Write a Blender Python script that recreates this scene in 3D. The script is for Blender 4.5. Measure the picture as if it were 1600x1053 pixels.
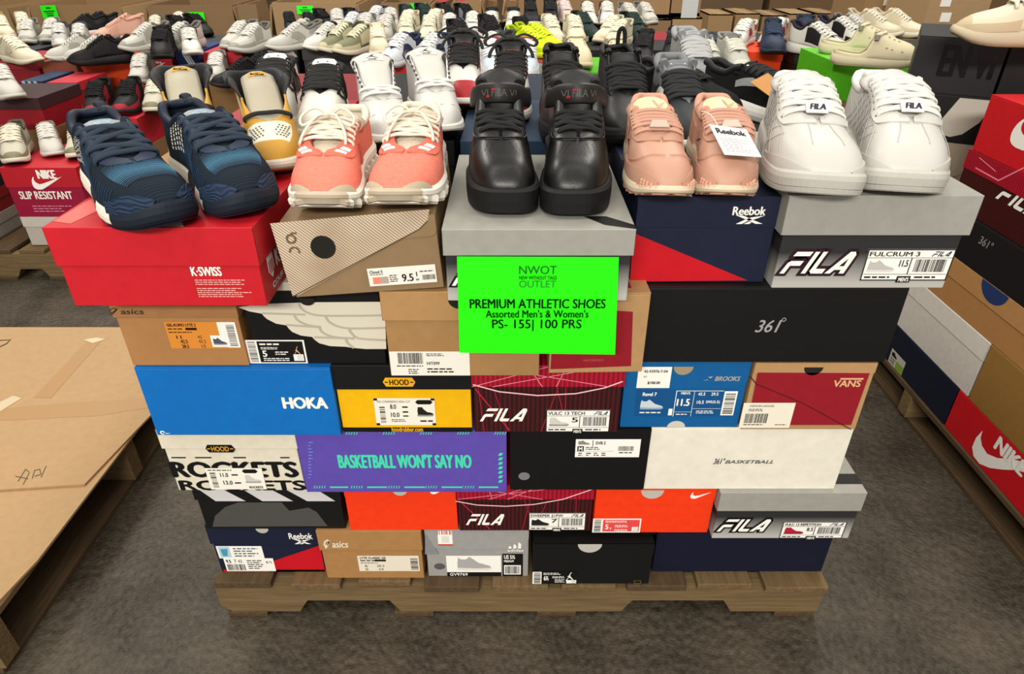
import bpy, bmesh, math, random
from mathutils import Vector, Matrix
from mathutils.geometry import tessellate_polygon
random.seed(7)
for o in list(bpy.data.objects):
    bpy.data.objects.remove(o, do_unlink=True)
SC = bpy.context.scene
COL = SC.collection
R = math.radians
PI = math.pi

# ---------------------------------------------------------------- camera, world, lights, exposure
F_PX, PITCH, CAM_H = 1047.0, R(31.3), 1.195
_c, _s = math.cos(PITCH), math.sin(PITCH)
cam = bpy.data.cameras.new('camera')
cam.sensor_width = 36.0
cam.sensor_fit = 'HORIZONTAL'
cam.lens = 36.0 * F_PX / 1600.0
cam.clip_start = 0.02
camo = bpy.data.objects.new('camera', cam)
COL.objects.link(camo)
camo.location = (0, 0, CAM_H)
camo.rotation_euler = (PI / 2 - PITCH, 0, 0)
SC.camera = camo

vs = SC.view_settings
vs.view_transform = 'Standard'
vs.look = 'None'
vs.gamma = 1.0
vs.use_curve_mapping = False
vs.exposure = 0.2

W = bpy.data.worlds.new('hall_light')
SC.world = W
W.use_nodes = True
W.node_tree.nodes['Background'].inputs[0].default_value = (1.0, 0.95, 0.87, 1)
W.node_tree.nodes['Background'].inputs[1].default_value = 0.58


def lamp(name, loc, size, size_y, watts, color=(1.0, 0.95, 0.86), target=None):
    l = bpy.data.lights.new(name, 'AREA')
    l.shape = 'RECTANGLE'
    l.size, l.size_y = size, size_y
    l.energy = watts
    l.color = color
    o = bpy.data.objects.new(name, l)
    COL.objects.link(o)
    o.location = loc
    if target is not None:
        d = Vector(target) - Vector(loc)
        o.rotation_euler = d.to_track_quat('-Z', 'Y').to_euler()
    return o


# strip lamps under the hall's ceiling, plus one added front fill
lamp('ceiling_and_fill_lamp', (-1.4, -0.3, 4.6), 0.5, 2.6, 42, target=(-0.3, 1.0, 0))
lamp('ceiling_and_fill_lamp', (1.2, 0.2, 4.6), 0.4, 2.6, 22, target=(0.4, 1.2, 0))
lamp('ceiling_and_fill_lamp', (-0.6, -3.6, 3.4), 2.8, 0.5, 215, target=(0, 0.9, 0.4))  # added fill behind the camera, hung low to brighten the box fronts
lamp('ceiling_and_fill_lamp', (-2.6, 3.6, 4.6), 0.6, 3.0, 85)
lamp('ceiling_and_fill_lamp', (1.6, 3.6, 4.6), 0.6, 3.0, 75)
lamp('ceiling_and_fill_lamp', (-3.0, 6.6, 4.8), 0.6, 2.4, 90)
lamp('ceiling_and_fill_lamp', (2.5, 6.6, 4.8), 0.6, 2.4, 60)


# ---------------------------------------------------------------- pixels of the photograph to points of the place
def ray(px, py):
    u = (px - 800.0) / F_PX
    w = (526.5 - py) / F_PX
    return Vector((u, _c + _s * w, -_s + _c * w))


EYE = Vector((0, 0, CAM_H))


def at_z(px, py, z):
    d = ray(px, py)
    return EYE + d * ((z - CAM_H) / d.z)


def at_y(px, py, y):
    d = ray(px, py)
    return EYE + d * (y / d.y)


# ---------------------------------------------------------------- materials
def lin(h):
    h = h.lstrip('#')
    r = []
    for i in (0, 2, 4):
        v = int(h[i:i + 2], 16) / 255.0
        r.append(v / 12.92 if v <= 0.04045 else ((v + 0.055) / 1.055) ** 2.4)
    return (r[0], r[1], r[2], 1.0)


_M = {}


def mat(color, rough=0.6, kind='plain', spec=0.35, metal=0.0, color2=None):
    """kind: plain, card (paper fibres), knit (fine weave bump), leather, mesh, wood, print"""
    key = (color, rough, kind, spec, metal, color2)
    if key in _M:
        return _M[key]
    m = bpy.data.materials.new('%s_%s' % (kind, color.lstrip('#')))
    m.use_nodes = True
    nt = m.node_tree
    b = nt.nodes['Principled BSDF']
    b.inputs['Base Color'].default_value = lin(color)
    b.inputs['Roughness'].default_value = rough
    b.inputs['Specular IOR Level'].default_value = spec
    b.inputs['Metallic'].default_value = metal
    N = nt.nodes.new
    Lk = nt.links.new

    def noise(scale, detail=4.0, stretch=None):
        tc = N('ShaderNodeTexCoord')
        n = N('ShaderNodeTexNoise')
        n.inputs['Scale'].default_value = scale
        n.inputs['Detail'].default_value = detail
        if stretch:
            mp = N('ShaderNodeMapping')
            mp.inputs['Scale'].default_value = stretch
            Lk(tc.outputs['Object'], mp.inputs['Vector'])
            Lk(mp.outputs['Vector'], n.inputs['Vector'])
        else:
            Lk(tc.outputs['Object'], n.inputs['Vector'])
        return n

    def vary(n, amount, second=None):
        mx = N('ShaderNodeMix')
        mx.data_type = 'RGBA'
        c = lin(color)
        a = second or tuple(max(0, v * (1 - amount)) for v in c[:3]) + (1,)
        z = c if second else tuple(min(1, v * (1 + amount)) for v in c[:3]) + (1,)
        mx.inputs[6].default_value = a
        mx.inputs[7].default_value = z
        Lk(n.outputs['Fac'], mx.inputs['Factor'])
        Lk(mx.outputs[2], b.inputs['Base Color'])

    def bump(src, dist, strength=0.5):
        bp = N('ShaderNodeBump')
        bp.inputs['Distance'].default_value = dist
        bp.inputs['Strength'].default_value = strength
        Lk(src, bp.inputs['Height'])
        Lk(bp.outputs['Normal'], b.inputs['Normal'])

    if kind == 'card':
        n = noise(60, 6)
        vary(n, 0.12)
        bump(n.outputs['Fac'], 0.0006, 0.25)
    elif kind == 'gloss':
        n = noise(9, 3)
        bump(n.outputs['Fac'], 0.002, 0.08)
    elif kind == 'leather':
        n = noise(380, 4)
        bump(n.outputs['Fac'], 0.0006, 0.35)
    elif kind == 'knit':
        tc = N('ShaderNodeTexCoord')
        w = N('ShaderNodeTexWave')
        w.inputs['Scale'].default_value = 110
        w.inputs['Distortion'].default_value = 1.2
        w.bands_direction = 'Y'
        Lk(tc.outputs['Object'], w.inputs['Vector'])
        mx = N('ShaderNodeMix')
        mx.data_type = 'RGBA'
        c = lin(color)
        mx.inputs[6].default_value = tuple(v * 0.72 for v in c[:3]) + (1,)
        mx.inputs[7].default_value = tuple(min(1, v * 1.12) for v in c[:3]) + (1,)
        Lk(w.outputs['Fac'], mx.inputs['Factor'])
        Lk(mx.outputs[2], b.inputs['Base Color'])
        bump(w.outputs['Fac'], 0.001, 0.45)
    elif kind == 'mesh':
        n = noise(260, 2)
        vary(n, 0.22)
        bump(n.outputs['Fac'], 0.001, 0.5)
    elif kind == 'foam':
        n = noise(180, 3)
        vary(n, 0.05)
    elif kind in ('woodx', 'woody'):
        n = noise(9, 6, (1.2, 14, 14) if kind == 'woodx' else (14, 1.2, 14))
        vary(n, 0, lin(color2 or '#5b4630'))
        bump(n.outputs['Fac'], 0.004, 0.5)
    elif kind == 'floor':
        n = noise(7, 9)
        n2 = noise(95, 5)
        mx = N('ShaderNodeMix')
        mx.data_type = 'RGBA'
        mx.inputs[6].default_value = lin(color)
        mx.inputs[7].default_value = lin(color2)
        ad = N('ShaderNodeMath')
        ad.operation = 'MULTIPLY_ADD'
        ad.inputs[1].default_value = 0.55
        Lk(n.outputs['Fac'], ad.inputs[0])
        m2 = N('ShaderNodeMath')
        m2.operation = 'MULTIPLY'
        m2.inputs[1].default_value = 0.45
        Lk(n2.outputs['Fac'], m2.inputs[0])
        Lk(m2.outputs[0], ad.inputs[2])
        mr = N('ShaderNodeMapRange')
        mr.inputs['From Min'].default_value = 0.36
        mr.inputs['From Max'].default_value = 0.64
        Lk(ad.outputs[0], mr.inputs['Value'])
        Lk(mr.outputs[0], mx.inputs['Factor'])
        Lk(mx.outputs[2], b.inputs['Base Color'])
        n3 = noise(48, 4)
        bump(n3.outputs['Fac'], 0.010, 0.75)
    elif kind in ('rays', 'ribs', 'dots', 'fade', 'zigzag'):
        tc = N('ShaderNodeTexCoord')
        mx = N('ShaderNodeMix')
        mx.data_type = 'RGBA'
        mx.inputs[6].default_value = lin(color)
        mx.inputs[7].default_value = lin(color2)
        if kind == 'ribs':      # thin upright printed lines
            w = N('ShaderNodeTexWave')
            w.inputs['Scale'].default_value = 42
            w.bands_direction = 'X'
            Lk(tc.outputs['Object'], w.inputs['Vector'])
            Lk(w.outputs['Fac'], mx.inputs['Factor'])
        elif kind == 'fade':    # printed halftone fade, dark at the top of the panel
            sp = N('ShaderNodeSeparateXYZ')
            Lk(tc.outputs['Object'], sp.inputs[0])
            mr = N('ShaderNodeMapRange')
            mr.inputs['From Min'].default_value = 0.008
            mr.inputs['From Max'].default_value = 0.055
            Lk(sp.outputs['Z'], mr.inputs['Value'])
            Lk(mr.outputs[0], mx.inputs['Factor'])
        elif kind == 'dots':    # printed diagonal halftone, strongest in two bands
            w = N('ShaderNodeTexWave')
            w.inputs['Scale'].default_value = 130
            w.bands_direction = 'DIAGONAL'
            Lk(tc.outputs['Object'], w.inputs['Vector'])
            n = noise(12, 2)
            ml = N('ShaderNodeMath')
            ml.operation = 'MULTIPLY'
            Lk(w.outputs['Fac'], ml.inputs[0])
            Lk(n.outputs['Fac'], ml.inputs[1])
            mr = N('ShaderNodeMapRange')
            mr.inputs['From Min'].default_value = 0.15
            mr.inputs['From Max'].default_value = 0.5
            Lk(ml.outputs[0], mr.inputs['Value'])
            Lk(mr.outputs[0], mx.inputs['Factor'])
        elif kind == 'zigzag':
            w = N('ShaderNodeTexWave')
            w.inputs['Scale'].default_value = 60
            w.inputs['Distortion'].default_value = 9
            w.inputs['Detail'].default_value = 0
            w.bands_direction = 'Z'
            Lk(tc.outputs['Object'], w.inputs['Vector'])
            Lk(w.outputs['Fac'], mx.inputs['Factor'])
            bump(w.outputs['Fac'], 0.002, 0.6)
        else:
            n = noise(14, 2)
            Lk(n.outputs['Fac'], mx.inputs['Factor'])
        Lk(mx.outputs[2], b.inputs['Base Color'])
    elif kind == 'clear':
        b.inputs['Transmission Weight'].default_value = 0.85
        b.inputs['IOR'].default_value = 1.1
    _M[key] = m
    return m


def card(c, rough=0.62):
    return mat(c, rough, 'card', 0.3)


def ink(c):
    return mat(c, 0.55, 'print', 0.3)


WHITE, BLACK = ink('#f4f2ec'), ink('#0c0c0d')


# ---------------------------------------------------------------- mesh building
class MB:
    """Collects faces with materials and links them as ONE mesh object."""

    def __init__(self):
        self.v, self.f, self.mi, self.mats = [], [], [], []

    def m(self, material):
        if material not in self.mats:
            self.mats.append(material)
        return self.mats.index(material)

    def add(self, vs, fs, material):
        b = len(self.v)
        self.v.extend(Vector(p) for p in vs)
        if callable(material):
            for k, f in enumerate(fs):
                self.f.append([b + i for i in f])
                self.mi.append(self.m(material(k)))
        else:
            i = self.m(material)
            for f in fs:
                self.f.append([b + q for q in f])
                self.mi.append(i)

    def box(self, x0, x1, y0, y1, z0, z1, material, faces='xXyYzZ'):
        vs = [(x0, y0, z0), (x1, y0, z0), (x1, y1, z0), (x0, y1, z0), (x0, y0, z1), (x1, y0, z1), (x1, y1, z1), (x0, y1, z1)]
        D = {'z': (0, 3, 2, 1), 'Z': (4, 5, 6, 7), 'y': (0, 1, 5, 4), 'Y': (2, 3, 7, 6), 'x': (3, 0, 4, 7), 'X': (1, 2, 6, 5)}
        self.add(vs, [D[k] for k in faces], material)

    def hexa(self, pts, material):
        self.add(pts, [(0, 3, 2, 1), (4, 5, 6, 7), (0, 1, 5, 4), (2, 3, 7, 6), (3, 0, 4, 7), (1, 2, 6, 5)], material)

    def poly(self, pts, material):
        """a flat outline of any shape"""
        pts = [Vector(p) for p in pts]
        t = tessellate_polygon([pts])
        n = None
        fs = [list(q) for q in t]
        self.add(pts, fs, material)

    def grid(self, rows, material, closed=False):
        """rows: list of equally long lists of points"""
        nr, nc = len(rows), len(rows[0])
        vs = [p for r in rows for p in r]
        fs = []
        for i in range(nr - 1):
            for j in range(nc if closed else nc - 1):
                k = (j + 1) % nc
                fs.append((i * nc + j, i * nc + k, (i + 1) * nc + k, (i + 1) * nc + j))
        self.add(vs, fs, material)

    def sweep(self, pts, w, t, ups, material, n=6, sub=3):
        """a lace, cord or strap: an oval w wide and t thick along a smooth path; ups: one up direction or one per point"""
        P = [Vector(p) for p in pts]
        if isinstance(ups, (tuple, Vector)):
            ups = [Vector(ups)] * len(P)
        Q, U = [], []
        for i in range(len(P) - 1):
            p0, p1, p2, p3 = P[max(i - 1, 0)], P[i], P[i + 1], P[min(i + 2, len(P) - 1)]
            for k in range(sub):
                a = k / sub
                Q.append(0.5 * ((2 * p1) + (p2 - p0) * a + (2 * p0 - 5 * p1 + 4 * p2 - p3) * a * a + (3 * p1 - p0 - 3 * p2 + p3) * a ** 3))
                U.append(ups[i].lerp(ups[i + 1], a))
        Q.append(P[-1])
        U.append(ups[-1])
        rows = []
        for i, p in enumerate(Q):
            d = (Q[min(i + 1, len(Q) - 1)] - Q[max(i - 1, 0)])
            if d.length < 1e-7:
                d = Vector((1, 0, 0))
            d.normalize()
            u = U[i] - d * U[i].dot(d)
            if u.length < 1e-6:
                u = Vector((0, 0, 1)) - d * d.z
            u.normalize()
            r = d.cross(u)
            ww = w(i / (len(Q) - 1)) if callable(w) else w
            rows.append([p + r * (ww / 2 * math.cos(2 * PI * k / n)) + u * (t / 2 * math.sin(2 * PI * k / n)) for k in range(n)])
        self.grid(rows, material, closed=True)
        nc = n
        self.add(rows[0], [tuple(range(nc))[::-1]], material)
        self.add(rows[-1], [tuple(range(nc))], material)

    def lathe(self, prof, n, centre, material, axis='z'):
        rows = []
        for r, h in prof:
            ring = []
            for k in range(n):
                a = 2 * PI * k / n
                if axis == 'z':
                    ring.append(Vector(centre) + Vector((r * math.cos(a), r * math.sin(a), h)))
                else:
                    ring.append(Vector(centre) + Vector((r * math.cos(a), -h, r * math.sin(a))))
            rows.append(ring)
        self.grid(rows, material, closed=True)

    def build(self, name, parent=None, smooth=False, merge=0.0, bevel=0.0, solid=None, loc=None):
        me = bpy.data.meshes.new(name)
        me.from_pydata([tuple(p) for p in self.v], [], self.f)
        for m_ in self.mats:
            me.materials.append(m_)
        me.polygons.foreach_set('material_index', self.mi)
        if merge:
            bm = bmesh.new()
            bm.from_mesh(me)
            bmesh.ops.remove_doubles(bm, verts=bm.verts, dist=merge)
            bmesh.ops.dissolve_degenerate(bm, dist=1e-6, edges=bm.edges)
            bmesh.ops.recalc_face_normals(bm, faces=bm.faces)
            bm.to_mesh(me)
            bm.free()
        if smooth:
            me.polygons.foreach_set('use_smooth', [True] * len(me.polygons))
        me.update()
        o = bpy.data.objects.new(name, me)
        COL.objects.link(o)
        if parent:
            o.parent = parent
        if loc is not None:
            o.location = loc
        if bevel:
            md = o.modifiers.new('bevel', 'BEVEL')
            md.width = bevel
            md.segments = 2
            md.limit_method = 'ANGLE'
            md.angle_limit = R(50)
        if solid:
            md = o.modifiers.new('thickness', 'SOLIDIFY')
            md.thickness = solid
            md.offset = -1
        return o


def thing(name, label, cat, loc=(0, 0, 0), rot=(0, 0, 0), group=None):
    o = bpy.data.objects.new(name, None)
    COL.objects.link(o)
    o.empty_display_size = 0.05
    o.location = loc
    o.rotation_euler = rot
    return tag(o, label, cat, group)


def tag(o, label, cat, group=None):
    o['label'] = label
    o['category'] = cat
    if group:
        o['group'] = group
    return o


def struct(o):
    o['kind'] = 'structure'
    return o


def dup(root, loc, rot=(0, 0, 0), label=None, group=None, scale=None, swap=None):
    """a copy of a thing with copies of its parts and sub-parts; swap maps old materials to new ones on the copy"""
    def one(o, parent):
        c = o.copy()
        COL.objects.link(c)
        c.parent = parent
        if swap and o.type == 'MESH':
            for s in c.material_slots:
                if s.material in swap:
                    new = swap[s.material]
                    s.link = 'OBJECT'
                    s.material = new
        for ch in o.children:
            one(ch, c)
        return c
    r = one(root, None)
    r.location = loc
    r.rotation_euler = rot
    if scale:
        r.scale = scale
    if label:
        r['label'] = label
    if group:
        r['group'] = group
    return r


# lettering: outlines of letters fitted to a box u0..u1, v0..v1
_T = {}


def letters(body, bold=0.0, shear=0.0, spacing=1.0):
    key = (body, bold, shear, spacing)
    if key in _T:
        return _T[key]
    cu = bpy.data.curves.new('lettering', 'FONT')
    cu.body = body
    cu.offset = bold
    cu.shear = shear
    cu.space_character = spacing
    cu.resolution_u = 3
    o = bpy.data.objects.new('lettering', cu)
    me = bpy.data.meshes.new_from_object(o)
    vs = [v.co.copy() for v in me.vertices]
    fs = [tuple(p.vertices) for p in me.polygons]
    bpy.data.objects.remove(o)
    bpy.data.meshes.remove(me)
    bpy.data.curves.remove(cu)
    x0, x1 = min(v.x for v in vs), max(v.x for v in vs)
    y0, y1 = min(v.y for v in vs), max(v.y for v in vs)
    vs = [((v.x - x0) / (x1 - x0), (v.y - y0) / (y1 - y0)) for v in vs]
    _T[key] = (vs, fs, (x1 - x0) / (y1 - y0))
    return _T[key]


class Decal:
    """draws flat print onto a plane: P(u, v, layer) gives the point"""

    def __init__(self, P, mb=None):
        self.P = P
        self.mb = mb or MB()
        self.k = 0.0

    def pts(self, uv, lift=0):
        return [self.P(u, v, self.k + lift) for u, v in uv]

    def text(self, s, u0, v0, u1, v1, m, bold=0.0, shear=0.0, lift=0, spacing=1.0):
        vs, fs, a = letters(s, 0.0, shear, spacing)
        b = max(bold, 0) * (v1 - v0) * 1.5
        u0, u1 = u0 + b, u1 - b
        for q, (du, dv) in enumerate([(0, 0)] if b <= 0 else [(-b, 0), (b, 0), (0, b * .5), (0, -b * .5), (-b * .4, 0), (b * .4, 0)]):
            self.mb.add([self.P(u0 + du + (u1 - u0) * x, v0 + dv + (v1 - v0) * y, self.k + lift + .3 * q) for x, y in vs], fs, m)

    def rect(self, u0, v0, u1, v1, m, lift=0):
        self.mb.add(self.pts([(u0, v0), (u1, v0), (u1, v1), (u0, v1)], lift), [(0, 1, 2, 3)], m)

    def poly(self, uv, m, lift=0):
        t = tessellate_polygon([[Vector((u, v, 0)) for u, v in uv]])
        self.mb.add(self.pts(uv, lift), [list(q) for q in t], m)

    def line(self, uv, w, m, lift=0):
        """a stroke of even width along a path, as one strip"""
        n = len(uv)
        A, B_ = [], []
        closed = n > 3 and math.hypot(uv[0][0] - uv[-1][0], uv[0][1] - uv[-1][1]) < 1e-9
        for i in range(n):
            p = uv[i]
            if closed and i in (0, n - 1):
                q, r = uv[n - 2], uv[1]
            else:
                q, r = uv[max(i - 1, 0)], uv[min(i + 1, n - 1)]
            d1 = (p[0] - q[0], p[1] - q[1])
            d2 = (r[0] - p[0], r[1] - p[1])
            l1, l2 = math.hypot(*d1), math.hypot(*d2)
            if l1 < 1e-12:
                d1, l1 = d2, l2
            if l2 < 1e-12:
                d2, l2 = d1, l1
            l1, l2 = l1 or 1, l2 or 1
            tx, ty = d1[0] / l1 + d2[0] / l2, d1[1] / l1 + d2[1] / l2
            l = math.hypot(tx, ty) or 1
            k = min(1.8, 2 / l) * w / 2
            nx, ny = -ty / l * k, tx / l * k
            A.append((p[0] - nx, p[1] - ny))
            B_.append((p[0] + nx, p[1] + ny))
        P = self.pts(A + B_, lift)
        self.mb.add(P, [(i, i + 1, n + i + 1, n + i) for i in range(n - 1)], m)

    def bars(self, u0, v0, u1, v1, m, lift=0, seed=1, upright=True, density=30):
        r = random.Random(seed)
        a = 0.0
        while a < 0.97:
            w = r.choice((0.35, 0.6, 1.0)) / density
            b = min(a + w, 1)
            if upright:
                self.rect(u0 + (u1 - u0) * a, v0, u0 + (u1 - u0) * b, v1, m, lift)
            else:
                self.rect(u0, v0 + (v1 - v0) * a, u1, v0 + (v1 - v0) * b, m, lift)
            a = b + r.choice((0.35, 0.6, 0.9)) / density

    def fine(self, u0, v0, u1, v1, n, m, lift=0, seed=3, fill=0.45, ragged=0.35):
        """lines of print too small to read: broken dashes"""
        r = random.Random(seed)
        h = (v1 - v0) / n
        for i in range(n):
            end = u1 - (u1 - u0) * ragged * r.random()
            a = u0
            vv = v1 - h * (i + 1)
            while a < end:
                b = min(a + h * r.uniform(0.6, 2.4), end)
                self.rect(a, vv + h * (1 - fill) / 2, b, vv + h * (1 + fill) / 2, m, lift)
                a = b + h * 0.35

    def shoe(self, u0, v0, u1, v1, up, sole, lift=0, high=False, flip=False):
        prof = [(0, .12), (0, .55), (.03, .95), (.1, .82), (.25, .8), (.36, 1.0), (.45, .86), (.62, .56), (.82, .42), (.96, .32), (1, .14)]
        if high:
            prof = [(.04, .12), (.02, .6), (.06, 1.0), (.32, 1.0), (.42, .75), (.62, .46), (.84, .4), (.97, .3), (1, .14)]
        q = lambda x: 1 - x if flip else x
        uv = [(u0 + (u1 - u0) * q(x), v0 + (v1 - v0) * y) for x, y in prof]
        self.poly(uv, up, lift)
        so = [(0, .2), (0, .02), (.1, 0), (.9, 0), (1, .1), (1, .2), (.6, .16), (.3, .18)]
        self.poly([(u0 + (u1 - u0) * q(x), v0 + (v1 - v0) * y) for x, y in so], sole, lift + 1)

    def swoosh(self, u0, v0, u1, v1, m, lift=0, flip=False):
        P = [(0.0, .42)]
        top = [(.0, .42), (.03, .72), (.09, .95), (.13, .99), (.10, .80), (.12, .60), (.19, .47), (.31, .45), (1.0, 1.0)]
        bot = [(.34, .10), (.20, .0), (.09, .02), (.02, .15)]
        uv = top + bot
        q = lambda x: 1 - x if flip else x
        # smooth outline
        self.poly([(u0 + (u1 - u0) * q(x), v0 + (v1 - v0) * y) for x, y in catmull(uv, 3, fixed=(3, 8))], m, lift)


def catmull(pts, n, fixed=()):
    out = []
    L_ = len(pts)
    for i in range(L_):
        p1, p2 = pts[i], pts[(i + 1) % L_]
        p0 = p1 if i in fixed else pts[i - 1]
        p3 = p2 if (i + 1) % L_ in fixed else pts[(i + 2) % L_]
        for k in range(n):
            a = k / n
            out.append(tuple(0.5 * ((2 * p1[j]) + (p2[j] - p0[j]) * a + (2 * p0[j] - 5 * p1[j] + 4 * p2[j] - p3[j]) * a * a + (3 * p1[j] - p0[j] - 3 * p2[j] + p3[j]) * a ** 3) for j in (0, 1)))
    return out


def arc(cx, cy, r0, r1, a0, a1, n=16):
    """ring piece as an outline"""
    o = [(cx + r1 * math.cos(R(a0 + (a1 - a0) * i / n)), cy + r1 * math.sin(R(a0 + (a1 - a0) * i / n))) for i in range(n + 1)]
    i_ = [(cx + r0 * math.cos(R(a1 + (a0 - a1) * i / n)), cy + r0 * math.sin(R(a1 + (a0 - a1) * i / n))) for i in range(n + 1)]
    return o + i_


# ---------------------------------------------------------------- shoe boxes
def rounded_flap(w, h, r, n=5):
    """outline of a tuck flap, lower corners rounded, seen from the front: u -w/2..w/2, v 0 (top) .. -h"""
    o = [(-w / 2, 0)]
    for i in range(n + 1):
        a = PI + PI / 2 * i / n
        o.append((-w / 2 + r + r * math.cos(a), -h + r + r * math.sin(a)))
    for i in range(n + 1):
        a = 1.5 * PI + PI / 2 * i / n
        o.append((w / 2 - r + r * math.cos(a), -h + r + r * math.sin(a)))
    o.append((w / 2, 0))
    return o


class Bx:
    def __init__(self, label, bl, br, z0, h, depth, style, body, lid=None, lid_h=0.04, flap_r=0.012, rot=(0, 0, 0),
                 group='shoe boxes on the front of the pallet', sides=None, top=None, w=None, inset=0.003):
        if isinstance(bl, (tuple, list)):
            a, b = at_z(bl[0], bl[1], z0), at_z(br[0], br[1], z0)
            y = (a.y + b.y) / 2
            x0, x1 = at_z(bl[0], bl[1], z0).x, at_z(br[0], br[1], z0).x
            if style == 'lid':
                x0, x1 = x0 - inset, x1 + inset
                y -= inset
            self.w, cx = x1 - x0, (x0 + x1) / 2
        else:               # bl = (cx), br = front y given as numbers
            cx, y, self.w = bl, br, w
        self.h, self.d, self.z0, self.yf, self.cx = h, depth, z0, y, cx
        self.style, self.inset, self.lid_h = style, inset if style == 'lid' else 0.0, lid_h
        self.root = thing('shoe_box', label, 'box', (cx, y + depth / 2, z0), rot, group)
        self.M = Matrix.Translation((cx, y + depth / 2, z0)) @ Matrix.Rotation(rot[2], 4, 'Z') @ Matrix.Rotation(rot[1], 4, 'Y') @ Matrix.Rotation(rot[0], 4, 'X')
        self.Mi = self.M.inverted()
        lid = lid or body
        top = top or lid
        W2, D2, i = self.w / 2, self.d / 2, self.inset
        m = MB()
        hb = h - (0.004 if style == 'lid' else 0.0025)
        m.box(-W2 + i, W2 - i, -D2 + i, D2 - i, 0, hb, body, 'xXyYzZ')
        self.body = m.build('box_body', self.root, bevel=0.0012)
        m = MB()
        if style == 'lid':
            t = 0.0016
            zl = h - lid_h
            for (x0, x1, y0, y1) in ((-W2, W2, -D2, -D2 + t), (-W2, W2, D2 - t, D2), (-W2, -W2 + t, -D2, D2), (W2 - t, W2, -D2, D2)):
                m.box(x0, x1, y0, y1, zl, h, lid)
            m.box(-W2, W2, -D2, D2, h - t, h + 0.0004, top)
            self.lid = m.build('lid', self.root, bevel=0.0008)
        elif style == 'flap':
            m.box(-W2, W2, -D2 - 0.0012, D2, h - 0.0022, h, top)
            o = rounded_flap(self.w, lid_h, flap_r)
            f = [(u, -D2 - 0.0016, h + v) for u, v in o]
            k = [(u, -D2 - 0.0002, h + v) for u, v in o]
            n = len(o)
            m.add(f, [tuple(range(n))], lid)
            m.add(f + k, [(j, (j + 1) % n, n + (j + 1) % n, n + j) for j in range(n)], lid)
            self.lid = m.build('lid', self.root)
        else:
            m.box(-W2, W2, -D2, D2, h - 0.0022, h, top)
            self.lid = m.build('lid', self.root, bevel=0.0006)

    def off(self, on):
        if on == 'lid':
            return 0.0004
        if on == 'flap':
            return 0.0020
        return -self.inset + 0.0004

    def uv(self, px, py, on='body'):
        e = self.Mi @ EYE
        d = self.Mi.to_3x3() @ ray(px, py)
        yy = -self.d / 2 - self.off(on)
        p = e + d * ((yy - e.y) / d.y)
        return (p.x, p.z)

    def bb(self, x0, y0, x1, y1, on='body'):
        xm, ym = (x0 + x1) / 2, (y0 + y1) / 2
        return (self.uv(x0, ym, on)[0], self.uv(xm, y1, on)[1], self.uv(x1, ym, on)[0], self.uv(xm, y0, on)[1])

    def decal(self, on='body', k=0.0):
        yy = -self.d / 2 - self.off(on)
        d = Decal(lambda u, v, l: Vector((u, yy - 0.00035 * l, v)))
        d.k = k
        return d

    def side(self, which='X', on='body'):
        xx = self.w / 2 + self.off(on)
        if which == 'X':
            return Decal(lambda u, v, l: Vector((xx + 0.00035 * l, u - self.d / 2, v)))
        return Decal(lambda u, v, l: Vector((-xx - 0.00035 * l, self.d / 2 - u, v)))

    def done(self, d, name='lettering', label=None):
        o = d.mb.build(name, self.root)
        if label:
            o['label'] = label
        return o

    def text(self, s, px, m, on='body', bold=0.0, shear=0.0, name='lettering', k=0, spacing=1.0):
        d = self.decal(on, k)
        d.text(s, *self.bb(*px, on=on), m, bold, shear, 0, spacing)
        return self.done(d, name)

    def ppoly(self, pix, m, on='body', name='printed_panel', k=0):
        d = self.decal(on, k)
        d.poly([self.uv(x, y, on) for x, y in pix], m)
        return self.done(d, name)

    def notch(self, px, m, on='flap', name='finger_notch', ry=1.0):
        """half round thumb cut-out at the upper edge, what lies behind it seen through it"""
        x0, x1, y = px
        u0, v = self.uv(x0, y, on)
        u1, _ = self.uv(x1, y, on)
        r = (u1 - u0) / 2
        v = min(v, self.h + 0.0003)
        d = self.decal(on)
        d.poly([(u0 + r - r * math.cos(PI * i / 14), v - ry * r * math.sin(PI * i / 14)) for i in range(15)], m)
        return self.done(d, name)

    def sticker(self, px, draw, paper=None, on='body', name='size_label', k=1.0):
        """px: x0,y0,x1,y1 in the photograph; draw(D, f): f maps 0..1 coordinates on the label"""
        d = self.decal(on, k)
        u0, v0, u1, v1 = self.bb(*px, on=on)
        v0, v1 = max(v0, 0.001), min(v1, self.h - 0.001)
        d.rect(u0, v0, u1, v1, paper or WHITE)
        f = lambda a, b: (u0 + (u1 - u0) * a, v0 + (v1 - v0) * b)

        class S:
            def text(s, t, a, b, c, e, m=BLACK, **k_):
                d.text(t, *f(a, b), *f(c, e), m, lift=k_.pop('lift', 1), **k_)

            def rect(s, a, b, c, e, m=BLACK, lift=1):
                d.rect(*f(a, b), *f(c, e), m, lift)

            def bars(s, a, b, c, e, m=BLACK, lift=1, **k_):
                d.bars(*f(a, b), *f(c, e), m, lift, **k_)

            def fine(s, a, b, c, e, n, m=BLACK, lift=1, **k_):
                d.fine(*f(a, b), *f(c, e), n, m, lift, **k_)

            def shoe(s, a, b, c, e, up, sole, lift=1, **k_):
                d.shoe(*f(a, b), *f(c, e), up, sole, lift, **k_)

            def frame(s, w, m=BLACK, lift=1):
                hh = abs(u1 - u0) / max(1e-6, abs(v1 - v0))
                s.rect(0, 0, 1, w * hh, m, lift)
                s.rect(0, 1 - w * hh, 1, 1, m, lift)
                s.rect(0, 0, w, 1, m, lift)
                s.rect(1 - w, 0, 1, 1, m, lift)

            def poly(s, pts, m, lift=1):
                d.poly([f(*p) for p in pts], m, lift)

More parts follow.
